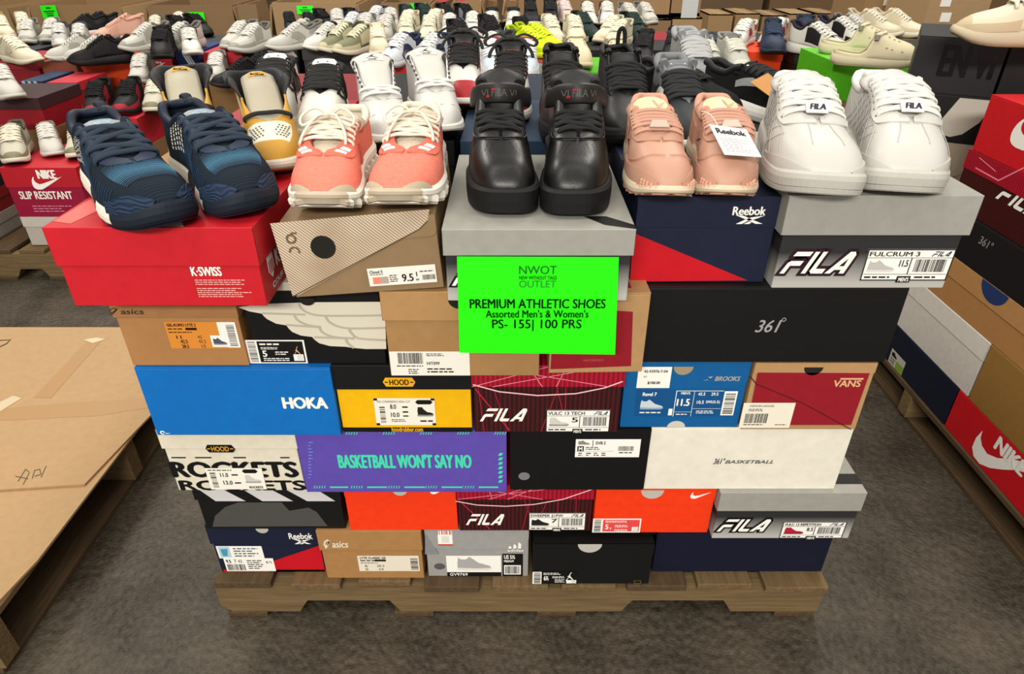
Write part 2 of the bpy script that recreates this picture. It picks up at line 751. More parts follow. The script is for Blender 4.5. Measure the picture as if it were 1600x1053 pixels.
            def line(s, pts, w, m=BLACK, lift=1):
                d.line([f(*p) for p in pts], w * (u1 - u0), m, lift)

            def fila(s, a, b, c, e, m, lift=1):
                fila_mark(d, *f(a, b), *f(c, e), m, lift)
        draw(S())
        return self.done(d, name)


FILA_P = [
    [(.10, .80), (.70, .80), (.74, 1.0), (.16, 1.0)],
    [(-.02, 0), (.15, 0), (.20, .36), (.56, .36), (.60, .58), (.14, .58), (.06, .50)],
    [(.76, 0), (.92, 0), (.98, 1), (.82, 1)],
    [(1.10, 1), (1.26, 1), (1.20, .22), (1.56, .22), (1.54, 0), (1.12, 0), (1.03, .10)],
    [(1.62, 0), (1.82, 0), (2.16, .70), (2.16, .34), (1.98, .34), (1.90, .17), (2.14, .17), (2.14, 0), (2.32, 0), (2.34, .86), (2.26, 1), (2.08, 1)],
]


def fila_mark(d, u0, v0, u1, v1, m, lift=0, outline=None, ow=0.13, shear=0.30):
    tot = 2.34 + shear
    W_, H_ = u1 - u0, v1 - v0
    T = lambda p: (u0 + W_ * (p[0] + shear * p[1]) / tot, v0 + H_ * p[1])
    if outline is not None:
        for k, P in enumerate(FILA_P):
            q = [T(p) for p in P]
            c = (sum(p[0] for p in q) / len(q), sum(p[1] for p in q) / len(q))
            d.line(q + [q[0], q[1]], ow * H_ * 2, outline, lift)
            for p in q:
                r = ow * H_
                d.poly([(p[0] + r * math.cos(2 * PI * i / 10), p[1] + r * math.sin(2 * PI * i / 10)) for i in range(10)], outline, lift + 0.4 + 0.1 * k)
    for P in FILA_P:
        d.poly([T(p) for p in P], m, lift + (2 if outline is not None else 0))


def vector_mark(d, u0, v0, u1, v1, m):
    f = lambda a, b: (u0 + (u1 - u0) * a, v0 + (v1 - v0) * b)
    for P in ([(.02, 1), (.30, .92), (.66, .42), (.98, .02), (.74, .02), (.48, .40)],
              [(.08, 0), (.28, 0), (.46, .34), (.62, .46), (1, .94), (.56, .74), (.36, .48)],
              [(.34, 0), (.52, 0), (.60, .16), (.52, .28)]):
        d.poly([f(*p) for p in P], m)


def leaper_mark(d, u0, v0, u1, v1, m, lift=0):
    """tiny leaping figure with a ball"""
    f = lambda a, b: (u0 + (u1 - u0) * a, v0 + (v1 - v0) * b)
    body = [(.0, .05), (.06, .0), (.34, .36), (.46, .40), (.62, .30), (.95, .0), (1, .06), (.68, .42), (.54, .56), (.50, .72), (.62, .96), (.56, 1), (.40, .70), (.34, .62), (.20, .55), (.22, .49), (.34, .53), (.36, .46)]
    d.poly([f(*p) for p in body], m, lift)
    d.poly([f(.62 + .06 * math.cos(i), .98 + .05 * math.sin(i)) for i in [2 * PI * k / 8 for k in range(8)]], m, lift + 0.3)


def asics_mark(d, u0, v0, u1, v1, m):
    w = (u1 - u0)
    h = v1 - v0
    d.line([(u0 + w * a, v0 + h * b) for a, b in ((.0, .35), (.06, .75), (.18, .95), (.24, .75), (.14, .35), (.05, .05), (.03, .25), (.16, .5), (.27, .9))], h * .12, m)
    d.text('asics', u0 + w * .33, v0 + h * .12, u1, v0 + h * .80, m, bold=0.02, shear=0.15)


# ---------------------------------------------------------------- setting
FLOOR = mat('#534b3f', 0.55, 'floor', 0.35, 0.0, '#2f2920')
m = MB()
m.add([(-9, -2, 0), (9, -2, 0), (9, 15, 0), (-9, 15, 0)], [(0, 1, 2, 3)], FLOOR)
struct(m.build('floor'))
m = MB()
m.box(-9, 9, 15, 15.2, 0, 6, mat('#8d7a62', 0.8))
struct(m.build('wall_back'))
for nm_, xa in (('wall_left', -9.2), ('wall_right', 9.0)):
    m = MB()
    m.box(xa, xa + .2, -2, 15, 0, 6, mat('#8d7a62', 0.8))
    struct(m.build(nm_))

WOODX = mat('#86704f', 0.85, 'woodx', 0.2, 0.0, '#51402a')
WOODY = mat('#826b4b', 0.85, 'woody', 0.2, 0.0, '#4e3c26')
WOODD = mat('#63503a', 0.85, 'woody', 0.2, 0.0, '#3a2b1a')


def notched(m, x0, x1, y0, y1, z0, z1, notches, material, cham=0.0):
    """a stringer board along x with notches in its lower edge"""
    o = [(x0, z0 + cham)]
    if cham:
        o.append((x0 + cham, z0))
    for a, b, hh in notches:
        o += [(a, z0), (a + 0.02, z0 + hh), (b - 0.02, z0 + hh), (b, z0)]
    o += [(x1, z0), (x1, z1), (x0, z1)]
    F = [(x, y0, z) for x, z in o]
    B = [(x, y1, z) for x, z in o]
    n = len(o)
    m.poly(F, material)
    m.poly(B, material)
    m.add(F + B, [(i, (i + 1) % n, n + (i + 1) % n, n + i) for i in range(n)], material)


def pallet(label, x0, x1, y0, y1, top, along='x', boards=8, name='wooden_pallet', notches=True):
    """stringers run along x or y; the deck boards lie across them"""
    r = random.Random(int(x0 * 100) + 77)
    L_, D_ = (x1 - x0, y1 - y0) if along == 'x' else (y1 - y0, x1 - x0)
    root = thing(name, label, 'pallet', ((x0 + x1) / 2, (y0 + y1) / 2, 0), (0, 0, 0 if along == 'x' else PI / 2), 'wooden pallets')
    a, b = -L_ / 2, L_ / 2
    c, e = -D_ / 2, D_ / 2
    bt = 0.016
    zs = top - bt
    for k, yy in enumerate((c + 0.004, -0.02, e - 0.044)):
        mm = MB()
        nn = [(a + L_ * .13, a + L_ * .30, 0.034), (a + L_ * .67, a + L_ * .855, 0.034)] if notches else []
        notched(mm, a, b, yy, yy + 0.04, 0.014, zs, nn, WOODX, 0.02 if k == 0 else 0)
        mm.build('stringer', root, bevel=0.002)
    bw = L_ / boards
    for k in range(boards):
        mm = MB()
        g = r.uniform(0.006, 0.03)
        xa = a + bw * k + (0 if k == 0 else g)
        xb = a + bw * (k + 1) - (0 if k == boards - 1 else g)
        j = r.uniform(-0.008, 0.008)
        mm.box(xa, xb, c + j, e + j, zs + 0.0005, top, WOODY if k % 3 else WOODD)
        mm.build('deck_board', root, bevel=0.002)
    for k in (0.0, 0.28, 0.52, 0.92):
        mm = MB()
        mm.box(a + L_ * k + 0.01, min(a + L_ * k + 0.09, b - .005), c + 0.002, e, 0, 0.0135, WOODD)
        mm.build('bottom_board', root, bevel=0.002)
    return root


P0 = pallet('weathered wooden pallet under the central tower of shoe boxes', -0.586, 0.618, 0.868, 1.90, 0.10, 'x', 9)

# ---------------------------------------------------------------- the tower of boxes: first (lowest) layer
Z1, Z2, Z3, Z4, Z5, Z6 = 0.1005, 0.2355, 0.3525, 0.4905, 0.6235, 0.7650
NAVY, RED = card('#151b33', 0.55), card('#c3101f', 0.5)
TAN, GREYC = card('#a67b4b'), card('#9a9997', 0.5)
BLK = card('#101010', 0.5)
TISSUE = mat('#b9b6ad', 0.7)
HOLE = mat('#1a1815', 0.9)
QR = ink('#dcdad4')

b = Bx('navy and red shoe box on the lowest layer with blue picture label', (347, 893), (510, 893), Z1, Z2 - Z1 - .0005, .295, 'lid', NAVY, NAVY, 0.052)
b.ppoly([(618 - 118, 852), (508, 893), (420, 893), (428, 876)], RED, name='red_panel')
b.ppoly([(350, 893), (512, 893), (512, 890), (349, 890)], RED, name='red_edge')
b.text('Reebok', (451, 833, 488, 842), WHITE, 'lid', 0.02)
d = b.decal('lid'); vector_mark(d, *b.bb(457, 842, 486, 850, 'lid'), WHITE); b.done(d, 'logo')
b.notch((399, 419, 826), TISSUE, 'lid')


def lab(S):
    S.rect(.04, .1, .28, .95, ink('#a9cfe0')); S.poly([(.1, .2), (.2, .2), (.24, .8), (.08, .75)], ink('#4d93b5'), 2)
    S.fine(.36, .1, .95, .9, 4, ink('#555f6b'), seed=4)
b.sticker((340, 853, 411, 872), lab, name='picture_label')


def lab(S):
    S.text('9.5', .04, .66, .14, .9, bold=.02); S.text('7', .2, .66, .25, .9); S.text('43', .28, .66, .36, .9)
    S.fine(.46, .15, .8, .9, 5, ink('#333333')); S.text('$75', .84, .6, .96, .78); S.bars(.04, .08, .4, .55, seed=5, density=22)
b.sticker((352, 872, 429, 892), lab)

b = Bx('tan shoe box on the lowest layer with a cream slip label', (512, 903), (663, 903), Z1, Z2 - Z1 - .0005, .31, 'lid', TAN, TAN, 0.052)
d = b.decal('lid'); asics_mark(d, *b.bb(506, 843, 544, 857, 'lid'), ink('#e8dcc6')); b.done(d, 'logo')


def lab(S):
    S.text('LYTE CLASSIC GS', .04, .8, .46, .93, bold=.01); S.fine(.04, .62, .34, .76, 1); S.rect(.28, .64, .46, .76)
    S.fine(.04, .5, .36, .58, 1)
    S.text('6', .1, .28, .15, .42); S.text('5', .1, .06, .15, .2); S.text('38.5', .3, .28, .42, .42); S.text('24', .32, .06, .4, .2)
    S.bars(.86, .1, .98, .85, seed=9, upright=False, density=18)
b.sticker((560, 868, 655, 892), lab, ink('#e5dccb'))

b = Bx('light grey shoe box on the lowest layer with a wide shoe picture', (670, 900), (825, 900), Z1, Z2 - Z1 - .0005, .30, 'flap', GREYC, GREYC, 0.055, 0.03)
d = b.decal('flap')
u0, v0, u1, v1 = b.bb(793, 847, 818, 857, 'flap')
for k in range(3):
    a = u0 + (u1 - u0) * (.05 + .3 * k)
    ww = (u1 - u0) * .2
    hh = (v1 - v0) * (.4 + .3 * k)
    d.poly([(a, v0), (a + ww, v0), (a + ww, v0 + hh * .7), (a - ww * .2 + ww * .4, v0 + hh)], WHITE)
d.text('adidas', u0, v0 - (v1 - v0) * .45, u1, v0 - (v1 - v0) * .08, WHITE, bold=.02)
b.done(d, 'logo')
b.ppoly([(664, 832), (686, 866), (664, 866)], card('#86868a', .5), 'flap', 'fold_panel')


def lab(S):
    S.shoe(.2, .3, .82, .95, ink('#a9a7a6'), ink('#dedbd6')); S.rect(0, 0, 1, .2, BLACK); S.text('GV9769', .05, .04, .38, .17, WHITE, bold=.01, lift=2)
b.sticker((698, 868, 783, 901), lab)


def lab(S):
    S.text('US 5½', .08, .78, .62, .95, WHITE, bold=.02); S.text('MEDIUM', .08, .64, .55, .73, WHITE, bold=.02); S.rect(.08, .08, .9, .5, WHITE); S.bars(.12, .12, .86, .46, BLACK, lift=2, seed=3)
b.sticker((785, 865, 817, 901), lab, BLACK, name='barcode_label')
d = b.decal(); uu = b.uv(687, 885); d.poly([(uu[0] + .011 * math.cos(i * PI / 8), uu[1] + .009 * math.sin(i * PI / 8)) for i in range(16)], mat('#55555a', .4)); b.done(d, 'air_hole')


def lab(S):
    S.rect(.0, .0, 1, .1, ink('#c7412f')); S.bars(0, .75, 1, 1, ink('#c7412f'), seed=4, density=8); S.rect(.25, .2, .75, .65, QR)
b.sticker((684, 829, 707, 852), lab, on='flap', name='price_sticker')

b = Bx('black shoe box on the lowest layer with leaping figure label and tissue in its notch', (832, 912), (1013, 912), Z1, .1135, .31, 'flap', BLK, BLK, 0.042, 0.016)
b.notch((903, 941, 850), TISSUE)


def lab(S):
    S.rect(0, 0, .2, 1, WHITE, 1); S.bars(.03, .05, .18, .95, lift=2, seed=8, upright=False)
    S.fine(.24, .74, .62, .94, 2, WHITE); S.text('6½', .25, .3, .36, .66, WHITE, bold=.02); S.fine(.44, .45, .72, .65, 2, WHITE); S.fine(.5, .1, .74, .4, 3, WHITE)
    S.rect(.76, .05, .98, .32, WHITE, 1); S.rect(.88, .08, .97, .3, QR, 2)
s = b.sticker((832, 893, 902, 914), lab, BLACK)
d = b.decal(k=3); leaper_mark(d, *b.bb(884, 894, 897, 907), WHITE); b.done(d, 'logo')
d = b.decal(k=1); d.line([b.uv(991, 911), b.uv(1001, 911), b.uv(1001, 907), b.uv(991, 907), b.uv(991, 911)], .0012, ink('#6a5a2c')); b.done(d, 'small_mark')

b = Bx('plain navy long shoe box at the lower outer corner of the tower on the pallet', (1018, 893), (1283, 893), Z1, Z2 - Z1 - .0005, .21, 'long', card('#10142a', .55))

# ---------------------------------------------------------------- second layer
b = Bx('black shoe box with wide white slanting stripes on its lid', (324, 825), (540, 827), Z2, .1165, .305, 'lid', BLK, BLK, 0.040)
for k, (xa, xb, xc, xd) in enumerate([(311, 349, 384, 337), (380, 424, 458, 410), (447, 495, 524, 480)]):
    b.ppoly([(xa, 765), (xb, 765), (xc, 783), (xd - (0), 783)], ink('#cfcdd0'), 'lid', 'white_stripe')
d = b.decal()
oo = [(332, 823), (336, 806), (352, 792), (372, 785), (440, 785), (452, 798), (482, 793), (495, 800), (512, 822)]
d.poly([b.uv(x, y) for x, y in oo], card('#4a4846', .6))
b.done(d, 'grey_patch')

OR = card('#ef3a12', 0.5)
b = Bx('bright orange shoe box without a label, beside the black striped one', (548, 828), (716, 828), Z2, .1165, .30, 'flap', OR, OR, 0.042, 0.016)
b.notch((613, 636, 766), TISSUE)
d = b.decal('flap'); d.swoosh(*b.bb(672, 762, 700, 772, 'flap'), WHITE); b.done(d, 'logo')

DRED, LRED = mat('#4a0d14', 0.4, 'ribs', 0.5, 0, '#22060a'), mat('#b80f2f', 0.35, 'ribs', 0.5, 0, '#7c0a20')
RAY = ink('#f08aa0')


def ray_print(b, seed, pix_arc):
    d = b.decal('lid')
    P = [b.uv(x, y, 'lid') for x, y in pix_arc]
    d.line(P, .0022, ink('#f6c3cd'))
    r = random.Random(seed)
    W2 = b.w / 2
    zl = b.h - b.lid_h
    for k in range(5):
        a, c = r.uniform(-W2, W2), r.uniform(-W2, W2)
        d.line([(a, zl + .001), (c, b.h - .001)], .0012, RAY, 0.5)
    b.done(d, 'light_marking')
    d = b.decal()
    for k in range(5):
        a = r.uniform(-W2 + .01, W2 - .03)
        d.line([(a, .002), (a + r.uniform(-.03, .03), zl - .003)], .0009, ink('#c01e3a'), 0.3)
    d.line([(-W2 + .006, zl - .005), (-W2 + .06, .004)], .0014, ink('#d22a45'), 0.5)
    b.done(d, 'light_marking')


def fila_label(name, size, up, sole, high=False):
    def lab(S):
        S.frame(.014); S.rect(0, .72, 1, .735); S.rect(.02, .2, .98, .215); S.rect(.52, .2, .532, .735)
        S.text(name, .03, .78, .60, .92, ink('#222222'), bold=.015); S.fila(.74, .77, .96, .93, ink('#1c1a40'))
        S.shoe(.05, .28, .36, .66, up, sole, high=high); S.text(size, .40, .45, .50, .66, bold=.015)
        S.bars(.58, .28, .94, .68, seed=len(name)); S.fine(.04, .05, .36, .17, 1); S.fine(.62, .05, .96, .17, 1, seed=6)
        S.rect(.42, -.06, .58, .15, BLACK, 2); S.text('MEN\'S', .44, -.02, .56, .11, WHITE, bold=.02, lift=3)
    return lab


b = Bx('dark red ribbed shoe box with pink light streaks, second layer between two orange boxes', (718, 829), (922, 829), Z2, .1165, .33, 'lid', DRED, LRED, 0.034)
ray_print(b, 3, [(712, 783), (745, 789), (790, 791), (835, 788), (880, 780), (924, 765)])
d = b.decal(); fila_mark(d, *b.bb(728, 803, 789, 820), WHITE, 1); b.done(d, 'logo')
b.sticker((826, 801, 915, 828), fila_label('SWEEPER 21FW', '7', ink('#1b1b1d'), ink('#333333')))

b = Bx('bright orange shoe box with a white size label, beside the small grey lidded box', (926, 832), (1105, 832), Z2, .1165, .30, 'flap', OR, OR, 0.042, 0.016)
b.notch((1002, 1038, 766), TISSUE)
d = b.decal('flap'); d.swoosh(*b.bb(1079, 769, 1111, 779, 'flap'), WHITE); b.done(d, 'logo')


def lab(S):
    S.rect(.21, .08, .97, .92, ink('#e24a4a')); S.bars(.03, .05, .17, .95, lift=1, seed=8, upright=False)
    S.fine(.26, .72, .74, .88, 2, WHITE, lift=2); S.text('5', .26, .26, .33, .6, WHITE, bold=.02, lift=2); S.text('Y', .35, .2, .4, .38, WHITE, lift=2)
    S.fine(.46, .38, .74, .58, 2, WHITE, lift=2); S.fine(.46, .1, .74, .28, 2, WHITE, lift=2); S.rect(.82, .12, .95, .42, WHITE, 2); S.rect(.86, .15, .94, .39, QR, 3)
b.sticker((926, 810, 1001, 832), lab)

FADE = mat('#b2b1ac', 0.5, 'fade', 0.3, 0, '#2c2c2e')
LG = card('#989790', 0.5)
b = Bx('small grey lidded shoe box in the second layer, red high-top on its label', (1112, 841), (1325, 841), Z2, .1165, .32, 'lid', FADE, LG, 0.044)
d = b.decal(); fila_mark(d, *b.bb(1122, 811, 1204, 830), WHITE, 0, BLACK); b.done(d, 'logo')
b.sticker((1220, 815, 1319, 843), fila_label('VULC 13 REPETITION', '8.5', ink('#b01f38'), ink('#7a1226'), True))
m = MB()
m.box(.06, .129, -.16 + .022, -.16 + .048, b.h + .0006, b.h + .0009, BLK)
m.build('black_band', b.root)

# ---------------------------------------------------------------- third layer
CREAM = card('#d9d2bf', 0.55)
b = Bx('cream shoe box with big black block capitals, third layer at the outer end', (280, 766), (478, 766), Z3, .1375, .33, 'lid', CREAM, CREAM, 0.040)


def hood_badge(b, px, on, bg, fg, k=0):
    d = b.decal(on, k)
    u0, v0, u1, v1 = b.bb(*px, on=on)
    q = lambda a, c: (u0 + (u1 - u0) * a, v0 + (v1 - v0) * c)
    d.poly([q(0, .5), q(.09, 1), q(.91, 1), q(1, .5), q(.91, 0), q(.09, 0)], bg)
    d.text('HOOD', *q(.2, .2), *q(.8, .8), fg, bold=.02, lift=1)
    d.rect(*q(.06, .44), *q(.16, .56), fg, 1)
    d.rect(*q(.84, .44), *q(.94, .56), fg, 1)
    b.done(d, 'logo')


hood_badge(b, (321, 695, 367, 707), 'lid', BLACK, ink('#d9a13a'))
b.text('ROCKETS', (266, 722, 466, 745), BLACK, bold=.06, name='lettering')
b.text('ROCKETS', (280, 751, 478, 765.5), BLACK, bold=.06, name='lettering')
d = b.decal()
for x0, x1 in ((268, 290), (305, 330), (365, 384), (438, 452)):
    d.rect(*[b.uv(x0, 716)[0], b.uv(x0, 716)[1]], *[b.uv(x1, 714)[0], b.uv(x1, 714)[1]], BLACK)
b.done(d, 'lettering')


def lab(S):
    S.fine(.04, .86, .5, .95, 1); S.text('11.0', .24, .6, .38, .78, bold=.01); S.text('13.0', .26, .24, .42, .42, bold=.01)
    S.bars(.06, .1, .16, .8, upright=False, seed=2, density=14); S.fine(.44, .62, .58, .76, 1); S.fine(.46, .24, .6, .38, 1)
    S.poly([(.64, .86), (.68, .95), (.88, .95), (.92, .86), (.88, .77), (.68, .77)], BLACK); S.shoe(.66, .32, .94, .68, ink('#c8c6c2'), ink('#9b9a96'), high=True); S.text('ROCKETS', .7, .06, .94, .16, bold=.02)
b.sticker((325, 731, 413, 764), lab, ink('#efebe0'), k=2)

PUR = card('#5b4aa8', 0.5)
TEAL = ink('#48d6b4')
b = Bx('long purple shoe box printed with teal capitals along its side', (480, 768), (792, 770), Z3, .1375, .22, 'long', PUR, PUR)
b.text("BASKETBALL WON'T SAY NO", (528, 710, 737, 731), TEAL, bold=.028)
d = b.decal()
r = random.Random(5)
for (xa, xb, y0, y1) in ((490, 790, 757, 763), (540, 790, 676, 679)):
    x = xa
    while x < xb - 10:
        for k in range(5):
            u, v = b.uv(x + 4 * k, y1)
            d.poly([(u, v), (u + .0015, v), (u + .004, v + .006), (u + .0025, v + .006)], TEAL)
        if y0 > 700:
            u, v = b.uv(x + 26, y1)
            d.rect(u, v + .001, u + r.uniform(.018, .04), v + .0045, TEAL)
        x += 58
for k in range(12):
    u, v = b.uv(482, 692 + k * 5)
    d.rect(u, v, u + r.uniform(.003, .008), v + .002, ink('#6f8ad8'))
for k in range(7):
    u, v = b.uv(778, 712 + k * 7)
    d.poly([(u, v), (u + .006, v), (u + .009, v + .006), (u + .003, v + .006)], TEAL)
b.done(d, 'border_marking')

b = Bx('plain black shoe box in the third layer with white size label and round air hole', (797, 765), (1005, 765), Z3, .1375, .33, 'flap', card('#0d0d0e', .5), None, 0.136, 0.004)


def lab(S):
    S.shoe(.04, .70, .22, .94, ink('#8a8280'), ink('#c2b8b4')); S.rect(.26, .6, .27, .95); S.text('DVB 2', .31, .72, .46, .88, bold=.015)
    S.rect(.03, .34, .13, .62); S.text('M', .05, .38, .11, .58, WHITE, bold=.03, lift=2); S.fine(.16, .4, .38, .6, 2); S.bars(.66, .36, .9, .62, seed=4)
    S.fine(.68, .2, .9, .32, 1); S.rect(.0, .33, .6, .34)
    for k in range(4):
        S.fine(.05 + .12 * k, .06, .13 + .12 * k, .28, 2, seed=k)
b.sticker((899, 686, 1000, 714), lab, on='flap')
d = b.decal('flap'); uu = b.uv(819, 744, 'flap'); d.poly([(uu[0] + .010 * math.cos(i * PI / 8), uu[1] + .009 * math.sin(i * PI / 8)) for i in range(16)], mat('#77757a', .35)); b.done(d, 'air_hole')

b = Bx('long plain white shoe box with small grey lettering', (1005, 764), (1303, 764), Z3, .1375, .22, 'long', card('#e3ded0', .5))
b.text('361°', (1115, 716, 1133, 725), ink('#4a4a4a'), bold=.01, shear=.3)
b.text('BASKETBALL', (1133, 719, 1209, 724), ink('#5a5a5a'), bold=.02, shear=.3)

# ---------------------------------------------------------------- fourth layer
b = Bx('long bright blue shoe box with white capitals at the outer end of the fourth layer', (246, 680), (533, 680), Z4, .1325, .22, 'long', card('#0869b8', .5))
b.text('HOKA', (441, 621, 512, 638), WHITE, bold=.045)
d = b.decal(k=1); d.poly(arc(b.uv(469, 628)[0], b.uv(469, 628)[1] + .004, .006, .009, 200, 340), card('#0f6fb5', .5)); b.done(d, 'logo')
d = b.decal(); u, v = b.uv(254, 676); d.poly(arc(u, v, .002, .004, 0, 300), WHITE); d.fine(u + .004, v - .003, u + .012, v, 1, WHITE); b.done(d, 'small_mark')

YEL = card('#eab308', 0.5)
b = Bx('yellow shoe box with black lid and base band, beside the bright blue box', (537, 675), (738, 675), Z4, .1325, .33, 'lid', YEL, BLK, 0.045)
hood_badge(b, (598, 590, 649, 604), 'lid', ink('#e9ac14'), BLACK)
d = b.decal(); d.rect(-b.w / 2 + .003, .0005, b.w / 2 - .003, .010, BLACK); d.text('hoodrubber.com', *b.bb(612, 667, 661, 674), ink('#e9b21c'), bold=.02, lift=1); b.done(d, 'base_band')


def lab(S):
    S.text('1922 CONFERENCE HIGH CUT', .05, .84, .6, .92, ink('#333333')); S.text('8.0', .26, .62, .36, .78, bold=.01); S.text('10.0', .26, .32, .40, .48, bold=.01)
    S.bars(.08, .1, .17, .7, upright=False, seed=2, density=14); S.fine(.46, .62, .56, .74, 1); S.fine(.46, .44, .56, .56, 1); S.fine(.46, .3, .58, .4, 1); S.fine(.26, .12, .5, .24, 2)
    S.poly([(.68, .86), (.72, .94), (.93, .94), (.97, .86), (.93, .78), (.72, .78)], BLACK); S.shoe(.70, .34, .97, .68, ink('#1d1b1c'), ink('#8a8886'), high=True); S.fine(.74, .1, .97, .22, 1)
    for a, c in ((.0, .0), (.94, .0), (.0, .92), (.94, .92)):
        S.rect(a, c, a + .06, c + .08, BLACK)
b.sticker((586, 622, 680, 664), lab, ink('#efe9dc'))

b = Bx('dark red ribbed shoe box with pink light streaks, fourth layer under the green sign', (742, 675), (965, 675), Z4, .1325, .33, 'lid', DRED, LRED, 0.040)
ray_print(b, 9, [(739, 601), (780, 612), (840, 618), (900, 615), (945, 606), (973, 596)])
d = b.decal(); fila_mark(d, *b.bb(750, 638, 825, 658), WHITE, 1); b.done(d, 'logo')
b.sticker((853, 640, 953, 676), fila_label('VULC 13 TECH', '5', ink('#cfcbc6'), ink('#8d8a88'), True))

BLU = card('#0d5a96', .5)
b = Bx('deep blue shoe box with white price tag on its flap', (968, 667), (1152, 668), Z4, .1325, .33, 'flap', BLU, BLU, 0.052, 0.02)
b.notch((1053, 1084, 573), mat('#a08a70', .8))
d = b.decal(); u, v = b.uv(1056, 668); d.poly([(u - .015 * math.cos(PI * i / 12), .0006 + .013 * math.sin(PI * i / 12)) for i in range(13)], mat('#c9c6bd', .7)); b.done(d, 'finger_notch')
b.text('BROOKS', (1117, 588, 1157, 595), ink('#a9a59e'), 'flap', .03, .25)
d = b.decal('flap'); u0, v0, u1, v1 = b.bb(1098, 586, 1114, 595, 'flap'); d.poly([(u0, v0), (u0 + .012, v0 + .004), (u0 + .008, v0 + .007), (u1, v1 - .002), (u0 + .010, v0 + .002)], ink('#a9a59e')); b.done(d, 'logo')


def lab(S):
    S.text('42-93976-7-04', .18, .74, .88, .86, bold=.01); S.text('007', .18, .5, .28, .58); S.text('$100.00', .32, .18, .7, .32, bold=.02)
b.sticker((996, 573, 1048, 606), lab, on='flap', name='price_tag')


def lab(S):
    P_ = ink('#0b4f86')
    S.rect(0, 0, 1, 1, P_, 0.5); S.text('Revel 7', .06, .80, .20, .93, WHITE, bold=.03); S.shoe(.05, .28, .28, .66, ink('#c6d3dc'), ink('#8fa9bb')); S.fine(.05, .1, .28, .2, 1, WHITE)
    S.rect(.39, .0, .397, .98, WHITE); S.rect(.57, .0, .574, .98, WHITE); S.rect(.39, .98, .86, 1, WHITE); S.rect(.39, .17, .57, .18, WHITE); S.rect(.57, .3, .86, .31, WHITE)
    S.text("MEN'S", .44, .86, .53, .95, WHITE, bold=.02); S.text('11.5', .41, .42, .54, .68, WHITE, bold=.03); S.text('45.5', .61, .82, .68, .93, WHITE, bold=.01); S.text('29.5', .74, .82, .81, .93, WHITE, bold=.01)
    S.text('10.5', .61, .5, .68, .62, WHITE, bold=.01); S.text('295(2.5)', .70, .5, .84, .62, WHITE, bold=.01); S.fine(.42, .04, .54, .12, 1, WHITE); S.fine(.62, .1, .8, .24, 2, WHITE)
    S.rect(.34, .04, .38, .3, WHITE)
    S.rect(.87, .04, 1, .98, WHITE); S.bars(.885, .1, .985, .9, BLACK, lift=2, upright=False, seed=5, density=22)
b.sticker((993, 610, 1149, 650), lab, BLU)

KR = card('#b08a5e')
VRED = card('#8e1524', .55)
b = Bx('tan shoe box with red front panel, folding flap and white barcode sticker', (1157, 671), (1336, 671), Z4, .1325, .32, 'flap', KR, KR, .020, .003)
b.ppoly([(1184, 582), (1359, 583), (1330, 664), (1168, 664)], VRED, 'flap', 'red_panel')
d = b.decal('flap', 1); d.line([b.uv(1172, 588, 'flap'), b.uv(1182, 600, 'flap'), b.uv(1255, 630, 'flap'), b.uv(1330, 671, 'flap')], .0016, ink('#4c0b14')); b.done(d, 'flap_edge')
b.notch((1257, 1287, 574), HOLE)
b.text('VANS', (1302, 594, 1345, 604), ink('#d9b483'), 'flap', .03, k=1)
d = b.decal('flap', 1); d.rect(*b.bb(1313, 590.5, 1349, 593, 'flap'), ink('#d9b483')); b.done(d, 'logo')


def lab(S):
    S.text('OVERWORN WHITE-RED', .12, .84, .6, .92); S.fine(.12, .66, .4, .78, 2); S.bars(.08, .2, .52, .58, seed=12); S.fine(.08, .1, .5, .17, 1); S.fine(.7, .1, .94, .16, 1)
b.sticker((1158, 629, 1238, 668), lab, ink('#e9e2d2'), on='flap', name='barcode_label', k=2)

# ---------------------------------------------------------------- fifth layer
b = Bx('tan shoe box with orange size label, fifth layer under the bright red box', (208, 571), (390, 571), Z5, .1405, .32, 'lid', card('#a8794a'), card('#9c6f45'), 0.055)
d = b.decal('lid'); asics_mark(d, *b.bb(170, 481, 224, 492, 'lid'), ink('#3a2c28')); b.done(d, 'logo')


def lab(S):
    S.rect(0, 0, .74, 1, ink('#d98a35'), .5); S.rect(.74, .35, 1, 1, WHITE, .7)
    S.text('GEL-KUMO LYTE 2', .03, .84, .44, .95, bold=.015); S.fine(.03, .70, .26, .79, 1); S.rect(.28, .70, .44, .79); S.fine(.03, .58, .4, .66, 1)
    S.text('11', .12, .38, .19, .5, bold=.01); S.text('42.5', .16, .2, .26, .34, bold=.01); S.text('28.5', .16, .02, .26, .15, bold=.01)
    S.text('45', .42, .38, .48, .5); S.text('43.5', .42, .2, .52, .34); S.text('10', .44, .02, .5, .15)
    S.rect(.60, .06, .84, .5, WHITE, 1.2); S.shoe(.63, .14, .82, .42, ink('#4c5260'), ink('#9aa0a8'), 2)
    S.rect(.82, .04, 1, 1, WHITE, 1); S.bars(.86, .1, .97, .92, lift=2, upright=False, seed=15)
b.sticker((262, 503, 372, 544), lab, ink('#d98a35'))

